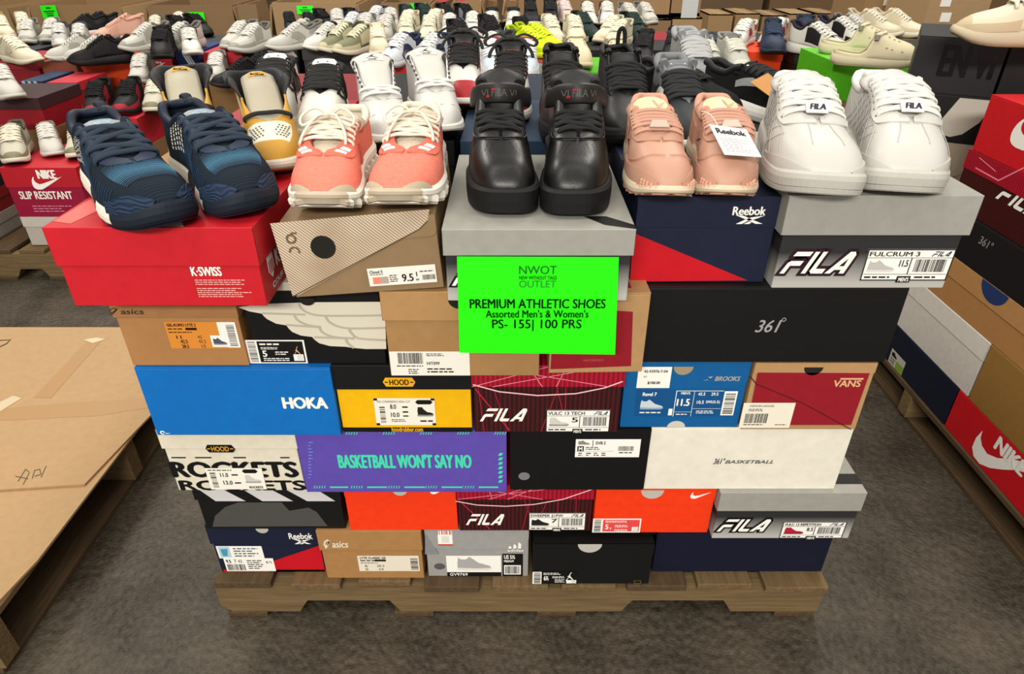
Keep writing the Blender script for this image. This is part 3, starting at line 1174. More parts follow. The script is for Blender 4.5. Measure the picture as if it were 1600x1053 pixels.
b = Bx('black shoe box with large cream feather pattern, fifth layer', (402, 568), (604, 568), Z5, .1405, .32, 'lid', card('#0c0c0e', .5), card('#d8d2c0', .5), 0.013)
d = b.decal()
FE = ink('#d8d2c0')
FL = ink('#b3ae9d')
fp = lambda pts: [b.uv(250 + .3494 * x, 359 + .3494 * y) for x, y in pts]
wing = [(345, 345), (400, 365), (455, 375), (466, 388), (480, 400), (520, 420), (565, 427), (576, 442), (592, 457), (630, 473), (680, 479), (692, 492), (712, 507), (760, 520), (830, 523), (860, 528), (920, 533), (1012, 533), (1004, 322), (700, 324), (500, 330)]
d.poly(fp(wing), FE)
strokes = [[(455, 373), (560, 376), (650, 379)], [(622, 325), (628, 346), (660, 370), (720, 383), (860, 384), (1005, 382)], [(600, 382), (618, 405), (660, 425), (720, 434)], [(565, 424), (640, 430), (716, 434)],
           [(740, 386), (758, 412), (800, 432), (860, 440), (1008, 437)], [(712, 436), (730, 460), (780, 478), (866, 484)], [(690, 479), (780, 482), (868, 485)], [(845, 442), (860, 465), (892, 484), (1010, 492)], [(830, 487), (842, 508), (868, 527)]]
for q, pts in enumerate(strokes):
    c_ = fp(pts)
    sm = catmull(c_, 5, fixed=(0, len(c_) - 1))[:5 * (len(c_) - 1)] + [c_[-1]]
    d.line(sm, .0034, FL, 1 + .4 * q)
b.done(d, 'feather_print')
b.sticker((386, 531, 478, 568), lambda S: (S.rect(.2, .05, .97, .95, BLACK, 1), S.bars(.04, .06, .17, .94, lift=1, upright=False, seed=8), S.fine(.24, .76, .6, .9, 1, WHITE, lift=2), S.text('5', .26, .3, .34, .56, WHITE, bold=.03, lift=2),
                                          S.fine(.25, .6, .56, .72, 2, WHITE, lift=2), S.fine(.48, .36, .72, .54, 2, WHITE, lift=2), S.fine(.26, .1, .74, .26, 2, WHITE, lift=2), S.rect(.78, .12, .95, .4, WHITE, 2), S.rect(.84, .15, .93, .37, QR, 3)))
d = b.decal(k=3.5); leaper_mark(d, *b.bb(459, 541, 470, 554), ink('#d9a07a')); b.done(d, 'logo')
b.notch((466, 492, 466), HOLE, 'lid')

b = Bx('plain tan shoe box with wide white barcode label, fifth layer behind the green sign', (611, 587), (842, 587), Z5, .1425, .33, 'lid', card('#a07a4d'), card('#ab8455'), 0.046)
b.notch((700, 740, 469), HOLE, 'lid', ry=.8)


def lab(S):
    S.bars(.10, .5, .42, .95, seed=21, density=34); S.fine(.08, .36, .44, .45, 1); S.fine(.22, .06, .36, .30, 3); S.fine(.46, .80, .68, .94, 2)
    S.text('HIT099', .46, .46, .62, .58, ink('#333333'), bold=.01); S.fine(.46, .1, .80, .34, 2)
b.sticker((610, 549, 734, 588), lab, ink('#e8e4da'))

b = Bx('tan shoe box with dark red panel, mostly behind the corner of the green sign', (853, 584), (998, 580), Z5, .1345, .33, 'long', KR, KR, rot=(0, 0, R(1.5)))
b.ppoly([(866, 480), (989, 487), (986, 572), (860, 577)], VRED, name='red_panel')
b.text('VANS TREND BOX', (911, 561, 943, 564.5), ink('#b5624f'), k=1)
m = MB(); m.box(-.05, .045, -.15, .12, b.h + .0002, b.h + .0008, VRED); m.build('red_top_panel', b.root)

b = Bx('long plain black shoe box with small grey numerals, outer end of the fifth layer', (1000, 566), (1382, 566), Z5, .1305, .23, 'long', card('#111111', .45))
b.text('361', (1181, 500, 1220, 519), ink('#9a9a9c'), bold=.012, shear=.28)
d = b.decal(); u, v = b.uv(1225, 499.5); d.poly(arc(u, v, .0022, .0034, 0, 360), ink('#9a9a9c')); b.done(d, 'lettering')

# ---------------------------------------------------------------- sixth (top) layer
KRED = card('#bf1a26', 0.5)
b_red = Bx('bright red shoe box under the navy tennis shoes', (118, 478), (418, 478), Z6 - .0003, .1125, .215, 'lid', KRED, KRED, 0.053, w=None)
b = b_red
b.text('K·SWISS', (298, 417, 346, 431), WHITE, bold=.03)
d = b.decal(); d.fine(*b.bb(305, 436, 390, 446), 3, ink('#f0c7c4'), seed=3, fill=.3); d.fine(*b.bb(309, 449, 398, 465), 5, ink('#f0c7c4'), seed=5, fill=.3); b.done(d, 'small_print')
m = MB()
zz = b.h + .0008
m.poly([(-b.w / 2 + .03, -b.d / 2 + .012, zz), (-b.w / 2 + .075, b.d / 2 - .01, zz), (-b.w / 2 + .012, b.d / 2 - .01, zz), (-b.w / 2 + .003, -b.d / 2 + .02, zz)], ink('#d96a63'))
m.poly([(-.02, -b.d / 2 + .002, zz), (.045, -b.d / 2 + .002, zz), (-.06, b.d / 2 - .002, zz), (-.125, b.d / 2 - .002, zz)], ink('#e9ddd0'))
m.build('lid_print', b.root)
d = b.side('X')
sh = [(.03, .06), (.042, .063), (.054, .06), (.054, .036), (.042, .024), (.03, .036)]
d.poly(sh, WHITE)
for k in range(3):
    d.rect(.034 + .006 * k, .032, .037 + .006 * k, .05, KRED, 1)
d.text('K·SWISS', .062, .032, .15, .056, WHITE, bold=.03)
d.text('COURT TENNIS', .035, .010, .15, .018, WHITE, bold=.02)
b.done(d, 'lettering')

ON = mat('#8a7152', 0.6, 'card', 0.3)
b_on = Bx('brown shoe box with pale dotted flap and round black hole, under the coral runners', (458, 457), (690, 457), .7665, .107, .29, 'flap', ON, ON, .03, .01, rot=(0, R(-3.6), R(1.5)))
b = b_on
b.ppoly([(422, 349), (671, 327), (668, 345), (655, 358), (468, 461), (457, 462)], mat('#9c8468', .6, 'dots', .3, 0, '#d6cbb8'), 'flap', 'dotted_flap')
d = b.decal('flap', 1); d.line([b.uv(458, 463, 'flap'), b.uv(655, 358, 'flap'), b.uv(668, 345, 'flap')], .0014, ink('#5a4630')); b.done(d, 'flap_edge')
d = b.decal('flap', 2); u, v = b.uv(505, 386, 'flap'); d.poly([(u + .0165 * math.cos(2 * PI * i / 28), v + .0165 * math.sin(2 * PI * i / 28)) for i in range(28)], HOLE); b.done(d, 'round_hole')
d = b.decal('flap', 2)
GB = ink('#6d5942')
u, v = b.uv(455, 373, 'flap'); d.poly(arc(u, v, .0042, .0070, 0, 360, 24), GB)
u2, v2 = b.uv(455, 372, 'flap'); d.rect(u2 + .001, v2 + .0055, u2 + .0085, v2 + .0080, GB)
u, v = b.uv(460, 391, 'flap'); d.poly(arc(u, v - .002, .0048, .0075, -20, 185, 18), GB)
b.done(d, 'logo')


def lab(S):
    S.text('Cloud 5', .03, .72, .22, .88, bold=.015); S.fine(.03, .6, .24, .68, 1); S.rect(.06, .12, .17, .5, ink('#e9836f')); S.rect(.17, .12, .29, .5, ink('#b09d90')); S.fine(.31, .16, .44, .6, 4)
    S.text('9.5', .49, .16, .66, .58, bold=.02); S.text('W', .69, .16, .74, .28, bold=.02); S.rect(.705, .4, .72, .66); S.bars(.79, .18, .98, .46, seed=4); S.fine(.76, .6, .98, .72, 1)
b.sticker((575, 416, 682, 444), lab, ink('#e9e5dc'), on='flap', k=1)

b_fc = Bx('grey lidded shoe box half hidden by the big green sign', (700, 470), (979, 470), Z5 + .1432, .1035, .33, 'lid', FADE, LG, 0.036)
b = b_fc
d = b.decal(); fila_mark(d, *b.bb(706, 421, 800, 446), WHITE, 0, BLACK); b.done(d, 'logo')
m = MB(); m.poly([(.085, -.15, b.h + .0008), (.123, -.164, b.h + .0008), (.123, -.150, b.h + .0008), (.09, -.12, b.h + .0008), (.06, -.12, b.h + .0008)], BLK); m.build('black_band', b.root)

b_rb = Bx('navy shoe box with red corner triangle, under the pink leather sneakers', (984, 441), (1192, 441), Z5 + .1310, .1310, .32, 'flap', NAVY, NAVY, .045, .002)
b = b_rb
b.ppoly([(990, 364), (1168, 438), (984, 440)], RED, name='red_triangle')
b.text('Reebok', (1145, 323, 1197, 336), WHITE, 'flap', .03)
d = b.decal('flap'); vector_mark(d, *b.bb(1147, 336, 1194, 350, 'flap'), WHITE); b.done(d, 'logo')

b_fu = Bx('large grey lidded shoe box under the big white sneakers', (1205, 450), (1473, 450), Z5 + .1310, .1395, .33, 'lid', FADE, LG, 0.056, inset=.006)
b = b_fu
d = b.decal(); fila_mark(d, *b.bb(1222, 393, 1336, 427), WHITE, 0, ink('#2a1020')); b.done(d, 'logo')
b.sticker((1350, 389, 1486, 438), fila_label('FULCRUM 3', '11.5', ink('#bdbbb6'), ink('#d8d6d2')))

# green sale sign leaning on the boxes
SG = ink('#2bff0a')
mm = MB()
root = thing('sale_sign', 'large bright green paper sign standing against the middle of the top layer', 'sign', (0, 0, 0))
q = [at_y(714, 401, .792), at_y(967, 402, .792), at_y(961, 554, .789), at_y(718, 551, .789)]
mm.add(q + [p + Vector((0, .0006, 0)) for p in q], [(0, 1, 2, 3), (4, 7, 6, 5), (0, 4, 5, 1), (1, 5, 6, 2), (2, 6, 7, 3), (3, 7, 4, 0)], mat('#22f500', .5))
mm.build('paper_sheet', root)


def sign_uv(px, py):
    p = at_y(px, py, .7885)
    return (p.x, p.z)


GT = ink('#0e5c16')
GTL = ink('#1e8a28')
for s, x0, y0, x1, y1, bo, mt in (('NWOT', 811, 415, 870, 428, 0, GT), ('NEW WITHOUT TAGS', 811, 431, 870, 436.5, .005, GT), ('OUTLET', 811, 438, 869, 449, -.01, GTL), ('PREMIUM ATHLETIC SHOES', 734, 467, 947, 481.5, .012, GT),
                                  ("Assorted Men's & Women's", 759, 484, 920, 496, .010, GT), ('PS- 155| 100 PRS', 769, 499, 909, 517, .006, GT)):
    d = Decal(lambda u, v, l: Vector((u, .7880, v)))
    a, c = sign_uv(x0, y1), sign_uv(x1, y0)
    d.text(s, a[0], a[1], c[0], c[1], mt, bold=bo)
    d.mb.build('lettering', root)


# ---------------------------------------------------------------- shoes
def pchip(pts):
    """smooth curve through control points without overshoot"""
    xs = [p[0] for p in pts]
    ys = [p[1] for p in pts]
    n = len(xs)
    h = [xs[i + 1] - xs[i] for i in range(n - 1)]
    dl = [(ys[i + 1] - ys[i]) / h[i] for i in range(n - 1)]
    m_ = [0.0] * n
    m_[0], m_[-1] = dl[0], dl[-1]
    for i in range(1, n - 1):
        if dl[i - 1] * dl[i] > 0:
            w1, w2 = 2 * h[i] + h[i - 1], h[i] + 2 * h[i - 1]
            m_[i] = (w1 + w2) / (w1 / dl[i - 1] + w2 / dl[i])

    def f(x):
        if x <= xs[0]:
            return ys[0]
        if x >= xs[-1]:
            return ys[-1]
        i = 0
        while x > xs[i + 1]:
            i += 1
        t = (x - xs[i]) / h[i]
        return ((1 + 2 * t) * (1 - t) ** 2 * ys[i] + t * (1 - t) ** 2 * h[i] * m_[i] + t * t * (3 - 2 * t) * ys[i + 1] + t * t * (t - 1) * h[i] * m_[i + 1])
    return f


LOW = dict(L=.295, W=.106, sole=[(0, .036), (.3, .033), (.6, .027), (.85, .026), (1, .032)], bottom=[(0, .004), (.08, 0), (.7, 0), (.85, .004), (1, .018)],
           top=[(0, .105), (.04, .107), (.12, .098), (.22, .092), (.32, .112), (.38, .118), (.5, .101), (.60, .083), (.7, .070), (.82, .061), (.93, .054), (1, .048)],
           gap=[(0, .03), (.22, .031), (.32, .028), (.38, .026), (.5, .023), (.60, .020), (.66, .014), (.70, .0), (1, 0)], st=.70, st_top=.36,
           shift=.10, e1=.62, e2=.95, toe_round=2.3, tongue=.035, rows=[.655, .61, .56, .51, .46, .41])
MID = dict(LOW, top=[(0, .118), (.05, .120), (.15, .112), (.25, .108), (.33, .122), (.39, .119), (.47, .106), (.56, .092), (.64, .081), (.7, .073), (.82, .061), (.93, .054), (1, .046)],
           gap=[(0, .03), (.22, .033), (.33, .030), (.42, .024), (.5, .021), (.60, .018), (.65, .013), (.69, 0), (1, 0)], st=.69, st_top=.37, rows=[.65, .61, .57, .53, .49, .45], tongue=.03)
RUN = dict(LOW, sole=[(0, .045), (.3, .038), (.6, .031), (.85, .029), (1, .036)], top=[(0, .115), (.04, .116), (.12, .100), (.22, .094), (.32, .115), (.38, .119), (.5, .103), (.60, .085), (.7, .072), (.82, .062), (.93, .054), (1, .048)], toe_round=2.1)
CLOG = dict(LOW, L=.28, W=.108, sole=[(0, .036), (.3, .030), (.6, .030), (.85, .030), (1, .034)], top=[(0, .05), (.1, .045), (.3, .040), (.40, .060), (.46, .112), (.54, .108), (.66, .094), (.8, .082), (.92, .070), (1, .058)],
            gap=[(0, .036), (.3, .040), (.41, .036), (.46, .022), (.5, 0), (1, 0)], st=.5, rows=[], tongue=None, toe_round=2.6, e1=.55)


class Last:
    """the surface of one shoe; y runs from the heel (+) to the toe (-), x across, z up. side: +1 or -1 says where the big toe lies"""

    def __init__(self, p, side=1):
        self.p, self.side = p, side
        self.L, self.W = p['L'], p['W']
        self.base = pchip([(0, .70), (.12, .74), (.32, .72), (.48, .80), (.66, .98), (.78, 1.0), (1, p.get('toe_w', .90))])
        self.sole, self.bot, self.top, self.gap = (pchip(p[k]) for k in ('sole', 'bottom', 'top', 'gap'))
        self.tr = p['toe_round']

    def hw(self, s):
        s = min(max(s, 0), 1)
        b = self.base(s) * self.W / 2
        if s < .17:
            b *= max(0, 1 - (1 - s / .17) ** 2.4) ** (1 / 2.3)
        if s > .74:
            b *= max(0, 1 - ((s - .74) / .26) ** self.tr) ** (1 / self.tr)
        return b

    def cx(self, s):
        t = max(0, (s - .45) / .55)
        return self.side * self.W * (self.p['shift'] * t * t - .05 * math.sin(PI * min(1, s / .9)))

    def edge(self, s):
        return min(self.gap(s), self.p.get('flare', .82) * self.hw(s))

    def S(self, s, f, sd, off=0.0):
        """f 0 at the sole, 1 at the top line; sd -1 or +1"""
        su = .012 + .976 * s
        w = self.hw(s) * .985
        z0 = self.sole(su) - .005
        zt = self.top(s)
        if s > .84:
            zt = z0 + (zt - z0) * max(0, 1 - ((s - .84) / .16) ** 2.6) ** (1 / 2.1)
        if w <= 0:
            g = 0
        else:
            g = min(self.gap(s), self.p.get('flare', .82) * w)
        a = f * PI / 2
        ca, sa = max(0, math.cos(a)), math.sin(a)
        x = self.cx(su) + sd * (g + (w - g) * ca ** self.p['e1'])
        z = z0 + (zt - z0) * sa ** self.p['e2']
        P = Vector((x, self.L / 2 - su * self.L, z))
        if off:
            P += self.nrm(s, f, sd) * off
        return P

    def nrm(self, s, f, sd):
        e = .01
        s0, s1 = max(s - e, .004), min(s + e, .994)
        f0, f1 = max(f - .02, .004), min(f + .02, .996)
        a = self.S(s1, f, sd) - self.S(s0, f, sd)
        b = self.S(s, f1, sd) - self.S(s, f0, sd)
        n = b.cross(a) if sd > 0 else a.cross(b)
        if n.length < 1e-9:
            return Vector((0, -1 if s > .5 else 1, 0))
        n.normalize()
        return n


def shoe_upper(L, ns, nf, zones, mats):
    m = MB()
    S_ = [.5 - .5 * math.cos(PI * i / ns) for i in range(ns + 1)]
    for sd in (-1, 1):
        rows = [[L.S(s, j / nf, sd) for j in range(nf + 1)] for s in S_]
        vs = [p for r in rows for p in r]
        fs, mm = [], []
        for i in range(ns):
            for j in range(nf):
                a, b = i * (nf + 1) + j, (i + 1) * (nf + 1) + j
                q = (a, a + 1, b + 1, b)
                fs.append(q if sd < 0 else q[::-1])
                mm.append(mats[zones((S_[i] + S_[i + 1]) / 2, (j + .5) / nf, sd)])
        m.add(vs, fs, lambda k: mm[k])
    return m


def shoe_sole(L, n, levels, zone, mats, lug=None):
    """levels: (share of the height, outset); zone(s, k, sd) gives the material of the side faces"""
    m = MB()
    S_ = [.5 - .5 * math.cos(PI * i / n) for i in range(n + 1)]
    loop = [(s, 1) for s in S_] + [(s, -1) for s in reversed(S_[1:-1])]
    rows = []
    for k, o in levels:
        r = []
        for s, sd in loop:
            zb, zt = L.bot(s), L.sole(s)
            oo = o + (lug(s, k, sd) if lug else 0)
            x = L.cx(s) + sd * (L.hw(s) + (oo if 0 < s < 1 else 0))
            y = (L.L / 2 - s * L.L) * (1 + oo / (L.L / 2))
            r.append(Vector((x, y, zb + (zt - zb) * k)))
        rows.append(r)
    nn = len(loop)
    vs = [p for r in rows for p in r]
    fs, mm = [], []
    for i in range(len(rows) - 1):
        for j in range(nn):
            k = (j + 1) % nn
            fs.append((i * nn + j, (i + 1) * nn + j, (i + 1) * nn + k, i * nn + k))
            s, sd = loop[j]
            mm.append(mats[zone((s + loop[k][0]) / 2, (levels[i][0] + levels[i + 1][0]) / 2, sd)])
    m.add(vs, fs, lambda k: mm[k])
    for r, up in ((rows[0], False), (rows[-1], True)):
        a = [r[i] for i in range(n + 1)]
        b = [r[0]] + [r[nn - i] for i in range(1, n)] + [r[n]]
        m.add(a + b, [((i, i + 1, n + 2 + i, n + 1 + i) if up else (n + 1 + i, n + 2 + i, i + 1, i)) for i in range(n)], mats[0])
    return m


def patch(m, L, sd, lo, hi, s0, s1, ns, nf, off, material, edge=True):
    """an overlay piece lying on the shoe between the curves lo(s) and hi(s)"""
    def P(i, j, o):
        s = s0 + (s1 - s0) * i / ns
        a, b = lo(s), hi(s)
        return L.S(s, a + (b - a) * j / nf, sd, o)
    top = [[P(i, j, off) for j in range(nf + 1)] for i in range(ns + 1)]
    m.grid(top, material)
    if edge:
        for line in ([(i, 0) for i in range(ns + 1)], [(i, nf) for i in range(ns + 1)], [(0, j) for j in range(nf + 1)], [(ns, j) for j in range(nf + 1)]):
            m.grid([[P(i, j, off) for i, j in line], [P(i, j, -.0015) for i, j in line]], material)


def shoe_tongue(L, hw0, hw1, up, lean=0.0, drop=.004, n=12, nx=8, arch=.010, sink=0.0):
    """the tongue as rows of points from the throat to its top; returns (rows, centre line)"""
    p = L.p
    st, s1 = p['st'] + .03, p['st_top']
    cl = []
    k = n
    for i in range(k + 1):
        s = st + (s1 - st) * i / k
        cl.append(Vector((L.cx(s), L.L / 2 - (.012 + .976 * s) * L.L, L.top(s) - drop - sink * i / k)))
    d = (cl[-1] - cl[-4]).normalized()
    if up > 0:
        for i in range(1, 6):
            a = i / 5
            dd = Vector((0, d.y * (1 - .5 * a) - lean * a, d.z + .25 * a)).normalized()
            cl.append(cl[-1] + dd * up / 5)
    rows = []
    N_ = len(cl) - 1
    for i, c in enumerate(cl):
        t = i / N_
        w = hw0 + (hw1 - hw0) * min(1, t * 1.15)
        if t > .86:
            w *= (1 - .5 * ((t - .86) / .14) ** 2.5)
        tg = (cl[min(i + 1, N_)] - cl[max(i - 1, 0)]).normalized()
        nr = Vector((1, 0, 0)).cross(tg) * -1
        if nr.z < 0:
            nr = -nr
        rows.append([c + Vector((w * (2 * j / nx - 1), 0, 0)) - nr * arch * (2 * j / nx - 1) ** 2 for j in range(nx + 1)])
    return rows, cl


def lace_rows(m, L, material, w=.006, t=.0022, style='bar', rows=None, lift=.005, f=.76, sag=.0, n=6, f_in=None):
    rows = rows or L.p['rows']
    up = Vector((0, -.55, .83))

    def E(s, sd):
        return L.S(s, f, sd, .0042)

    def run(sa, sda, sb, sdb, h):
        a, b = E(sa, sda), E(sb, sdb)
        c = (a + b) / 2
        s = (sa + sb) / 2
        zt = L.top(s)
        c.z = max(c.z, zt) + h
        q1, q2 = a.lerp(c, .45), c.lerp(b, .55)
        q1.z += h * .55
        q2.z += h * .55
        na, nb = L.nrm(sa, f, sda), L.nrm(sb, f, sdb)
        a0 = L.S(sa, f - .09, sda, .0005)
        b0 = L.S(sb, f - .09, sdb, .0005)
        m.sweep([a0, a, q1, c, q2, b, b0], w, t, [na, na, up, up, up, nb, nb], material, n=n, sub=3)
    if style in ('bar', 'both'):
        for s in rows:
            run(s, -1, s, 1, lift)
    if style in ('x', 'both'):
        for i, (a, b) in enumerate(zip(rows, rows[1:])):
            run(a, -1, b, 1, lift * (1.2 if i % 2 else .9))
            run(a, 1, b, -1, lift * (.9 if i % 2 else 1.2))
        if style == 'x':
            run(rows[0], -1, rows[0], 1, lift * .8)


def lace_bow(m, L, s, material, w=.005, t=.002, size=.045, up=Vector((0, -.5, .86)), droop=.012):
    c = Vector((L.cx(s), L.L / 2 - (.012 + .976 * s) * L.L, L.top(s) + .012))
    for sd in (-1, 1):
        m.sweep([c, c + Vector((sd * size * .5, -.004, .012)), c + Vector((sd * size, -.012, .002)), c + Vector((sd * size * .9, -.022, -droop * .6)), c + Vector((sd * size * .4, -.014, 0)), c], w, t, up, material)
        m.sweep([c, c + Vector((sd * size * .35, -.014, .004)), c + Vector((sd * size * .75, -.035, -droop)), c + Vector((sd * size * .85, -.05, -droop * 2))], w, t, up, material)
    m.sweep([c + Vector((-.006, 0, .002)), c + Vector((0, -.004, .005)), c + Vector((.006, 0, .002))], w * 1.6, t * 2, up, material)


def eyestay(m, L, material, off=.0018, f0=.62, s0=None, s1=None, ns=18, nf=5, front=True, sides=(-1, 1)):
    st, sp = s1 or L.p['st'] + .04, s0 or L.p['st_top'] - .03
    for sd in sides:
        patch(m, L, sd, lambda s: f0 + (.99 - f0) * (max(0, (s - st + .05) / .05) ** 2 if s > st - .05 else 0) * (1 if front else 0), lambda s: .995, sp, st, ns, nf, off, material)


def toe_yaw(root_xy, yaw):
    return root_xy


STOOD = []


def stand_shoe(root, toe_px, z, yaw, L, tilt=0.0, free=0.015):
    """puts the shoe so that its toe tip stands at the photograph's toe_px on a surface at height z"""
    p = at_z(toe_px[0], toe_px[1], z + L.bot(1) + .002)
    yw = R(yaw)
    d = Vector((math.sin(yw), -math.cos(yw), 0))
    root.location = p - d * (L.L / 2)
    root.location.z = z + .0006
    root.rotation_euler = (0, tilt, yw)
    STOOD.append([root, d, L.L, L.W * (1.10 if free > .5 else 1.07), z, free])
    return root


def lm(c, r=.45):
    return mat(c, r, 'leather', .4)


def km(c, r=.85):
    return mat(c, r, 'mesh', .15)


def fm(c, r=.6):
    return mat(c, r, 'foam', .3)


def shoe_base(name, label, p, side, up, lining, tongue, lace, mid, out, res=(52, 14), zones=None, up_mats=None, levels=None, sole_zone=None, sole_mats=None, lug=None,
              tongue_w=(.017, .033), tongue_kw=None, collar=.006, group=None, laces='both', lace_w=.006, lace_t=.0022, lace_kw=None, cat='shoe'):
    """a laced shoe with upper, collar, tongue, laces, midsole and outsole as parts"""
    L = Last(p, side)
    root = thing(name, label, cat, (0, 0, 0), (0, 0, 0), group)
    um = (up_mats or [up])
    m = shoe_upper(L, res[0], res[1], zones or (lambda s, f, sd: 0), um)
    m.m(lining)
    o = m.build('upper', root, smooth=True, merge=.0004)
    md = o.modifiers.new('thickness', 'SOLIDIFY')
    md.thickness, md.offset, md.material_offset, md.use_even_offset = .0035, -1, 20, False
    if collar:
        m = MB()
        ks = [p['st_top'] * (1 - i / 12) for i in range(13)]
        pts = [L.S(max(s, .004), 1, -1, 0) for s in ks] + [L.S(max(s, .004), 1, 1, 0) for s in reversed(ks[:-1])]
        m.sweep(pts, collar * 1.3, collar * 1.3, (0, 0, 1), lining, n=8, sub=2)
        m.build('collar', root, smooth=True)
    cl = None
    if p.get('tongue') is not None:
        rows, cl = shoe_tongue(L, tongue_w[0], tongue_w[1], p['tongue'], **(tongue_kw or {}))
        m = MB()
        m.grid(rows, tongue)
        o = m.build('tongue', root, smooth=True)
        md = o.modifiers.new('thickness', 'SOLIDIFY')
        md.thickness, md.offset = .006, 0
        L.tongue_rows = rows
    if p['rows'] and laces:
        m = MB()
        lace_rows(m, L, lace, lace_w, lace_t, laces, **(lace_kw or {}))
        m.build('laces', root, smooth=True)
    lv = levels or [(.10, -.003), (.16, 0), (.35, .0025), (.6, .003), (.86, .0015), (1.0, -.0005)]
    sm = sole_mats or [mid]
    m = shoe_sole(L, 40 if res[0] > 40 else 22, lv, sole_zone or (lambda s, k, sd: 0), sm, lug)
    m.build('midsole', root, smooth=res[0] <= 40, bevel=0)
    m = shoe_sole(L, 40 if res[0] > 40 else 22, [(-.0, -.005), (.05, -.001), (.14, .0005)], lambda s, k, sd: 0, [out], lug)
    m.build('outsole', root)
    return root, L


def tongue_mark(root, L, draw, t0, t1, u, material, name='tongue_label', lift=.0038):
    """a label sewn on the tongue between rows t0..t1 (0..1 from throat to top), half width u; draw(D) prints on it in 0..1"""
    rows = L.tongue_rows
    n, k = len(rows) - 1, len(rows[0]) - 1

    def P(a, b, l):
        i, j = min(max(b, 0), 1) * n, min(max(a, 0), 1) * k
        i0, j0 = min(int(i), n - 1), min(int(j), k - 1)
        fi, fj = i - i0, j - j0
        p = rows[i0][j0] * (1 - fi) * (1 - fj) + rows[i0 + 1][j0] * fi * (1 - fj) + rows[i0][j0 + 1] * (1 - fi) * fj + rows[i0 + 1][j0 + 1] * fi * fj
        e1 = rows[i0][j0 + 1] - rows[i0][j0]
        e2 = rows[i0 + 1][j0] - rows[i0][j0]
        nr = e1.cross(e2).normalized()
        if nr.y > 0 or nr.z < -.3:
            nr = -nr
        return p + nr * (lift + .0004 * l)
    m = MB()
    m.grid([[P(.5 - u + 2 * u * a / 6, t0 + (t1 - t0) * b / 6, 0) for a in range(7)] for b in range(7)], material)
    d = Decal(lambda a, b, l: P(.5 - u + 2 * u * a, t0 + (t1 - t0) * b, l), m)
    d.k = 1
    if draw:
        draw(d)
    return m.build(name, root)


def cross_lines(m, L, ss, f0, material, w=.0014, off=.0012, ends=None):
    for i, s in enumerate(ss):
        a = f0(s) if callable(f0) else f0
        fs = [a + (1 - a) * k / 6 for k in range(7)]
        pts = [L.S(s, f, -1, off) for f in fs] + [L.S(s, f, 1, off) for f in reversed(fs[:-1])]
        ups = [L.nrm(s, f, -1) for f in fs] + [L.nrm(s, f, 1) for f in reversed(fs[:-1])]
        m.sweep(pts, w, w * .5, ups, material(i) if callable(material) else material, n=4, sub=1)


def seam(m, L, sd, curve, material, w=.0013, off=.0006, n=16):
    """a stitched line along (s, f) points"""
    fs = pchip(curve) if len(curve) > 1 else None
    a, b = curve[0][0], curve[-1][0]
    pts, ups = [], []
    for i in range(n + 1):
        s = a + (b - a) * i / n
        pts.append(L.S(s, fs(s), sd, off))
        ups.append(L.nrm(s, fs(s), sd))
    m.sweep(pts, w, w * .7, ups, material, n=4, sub=1)


FG = 'shoes on the front row of boxes'

# ---- navy tennis shoes
NV, NVK = fm('#111b28', .7), mat('#14202c', .8, 'knit', .2)
NVD = mat('#15243a', .7, 'zigzag', .3, 0, '#1e3350')


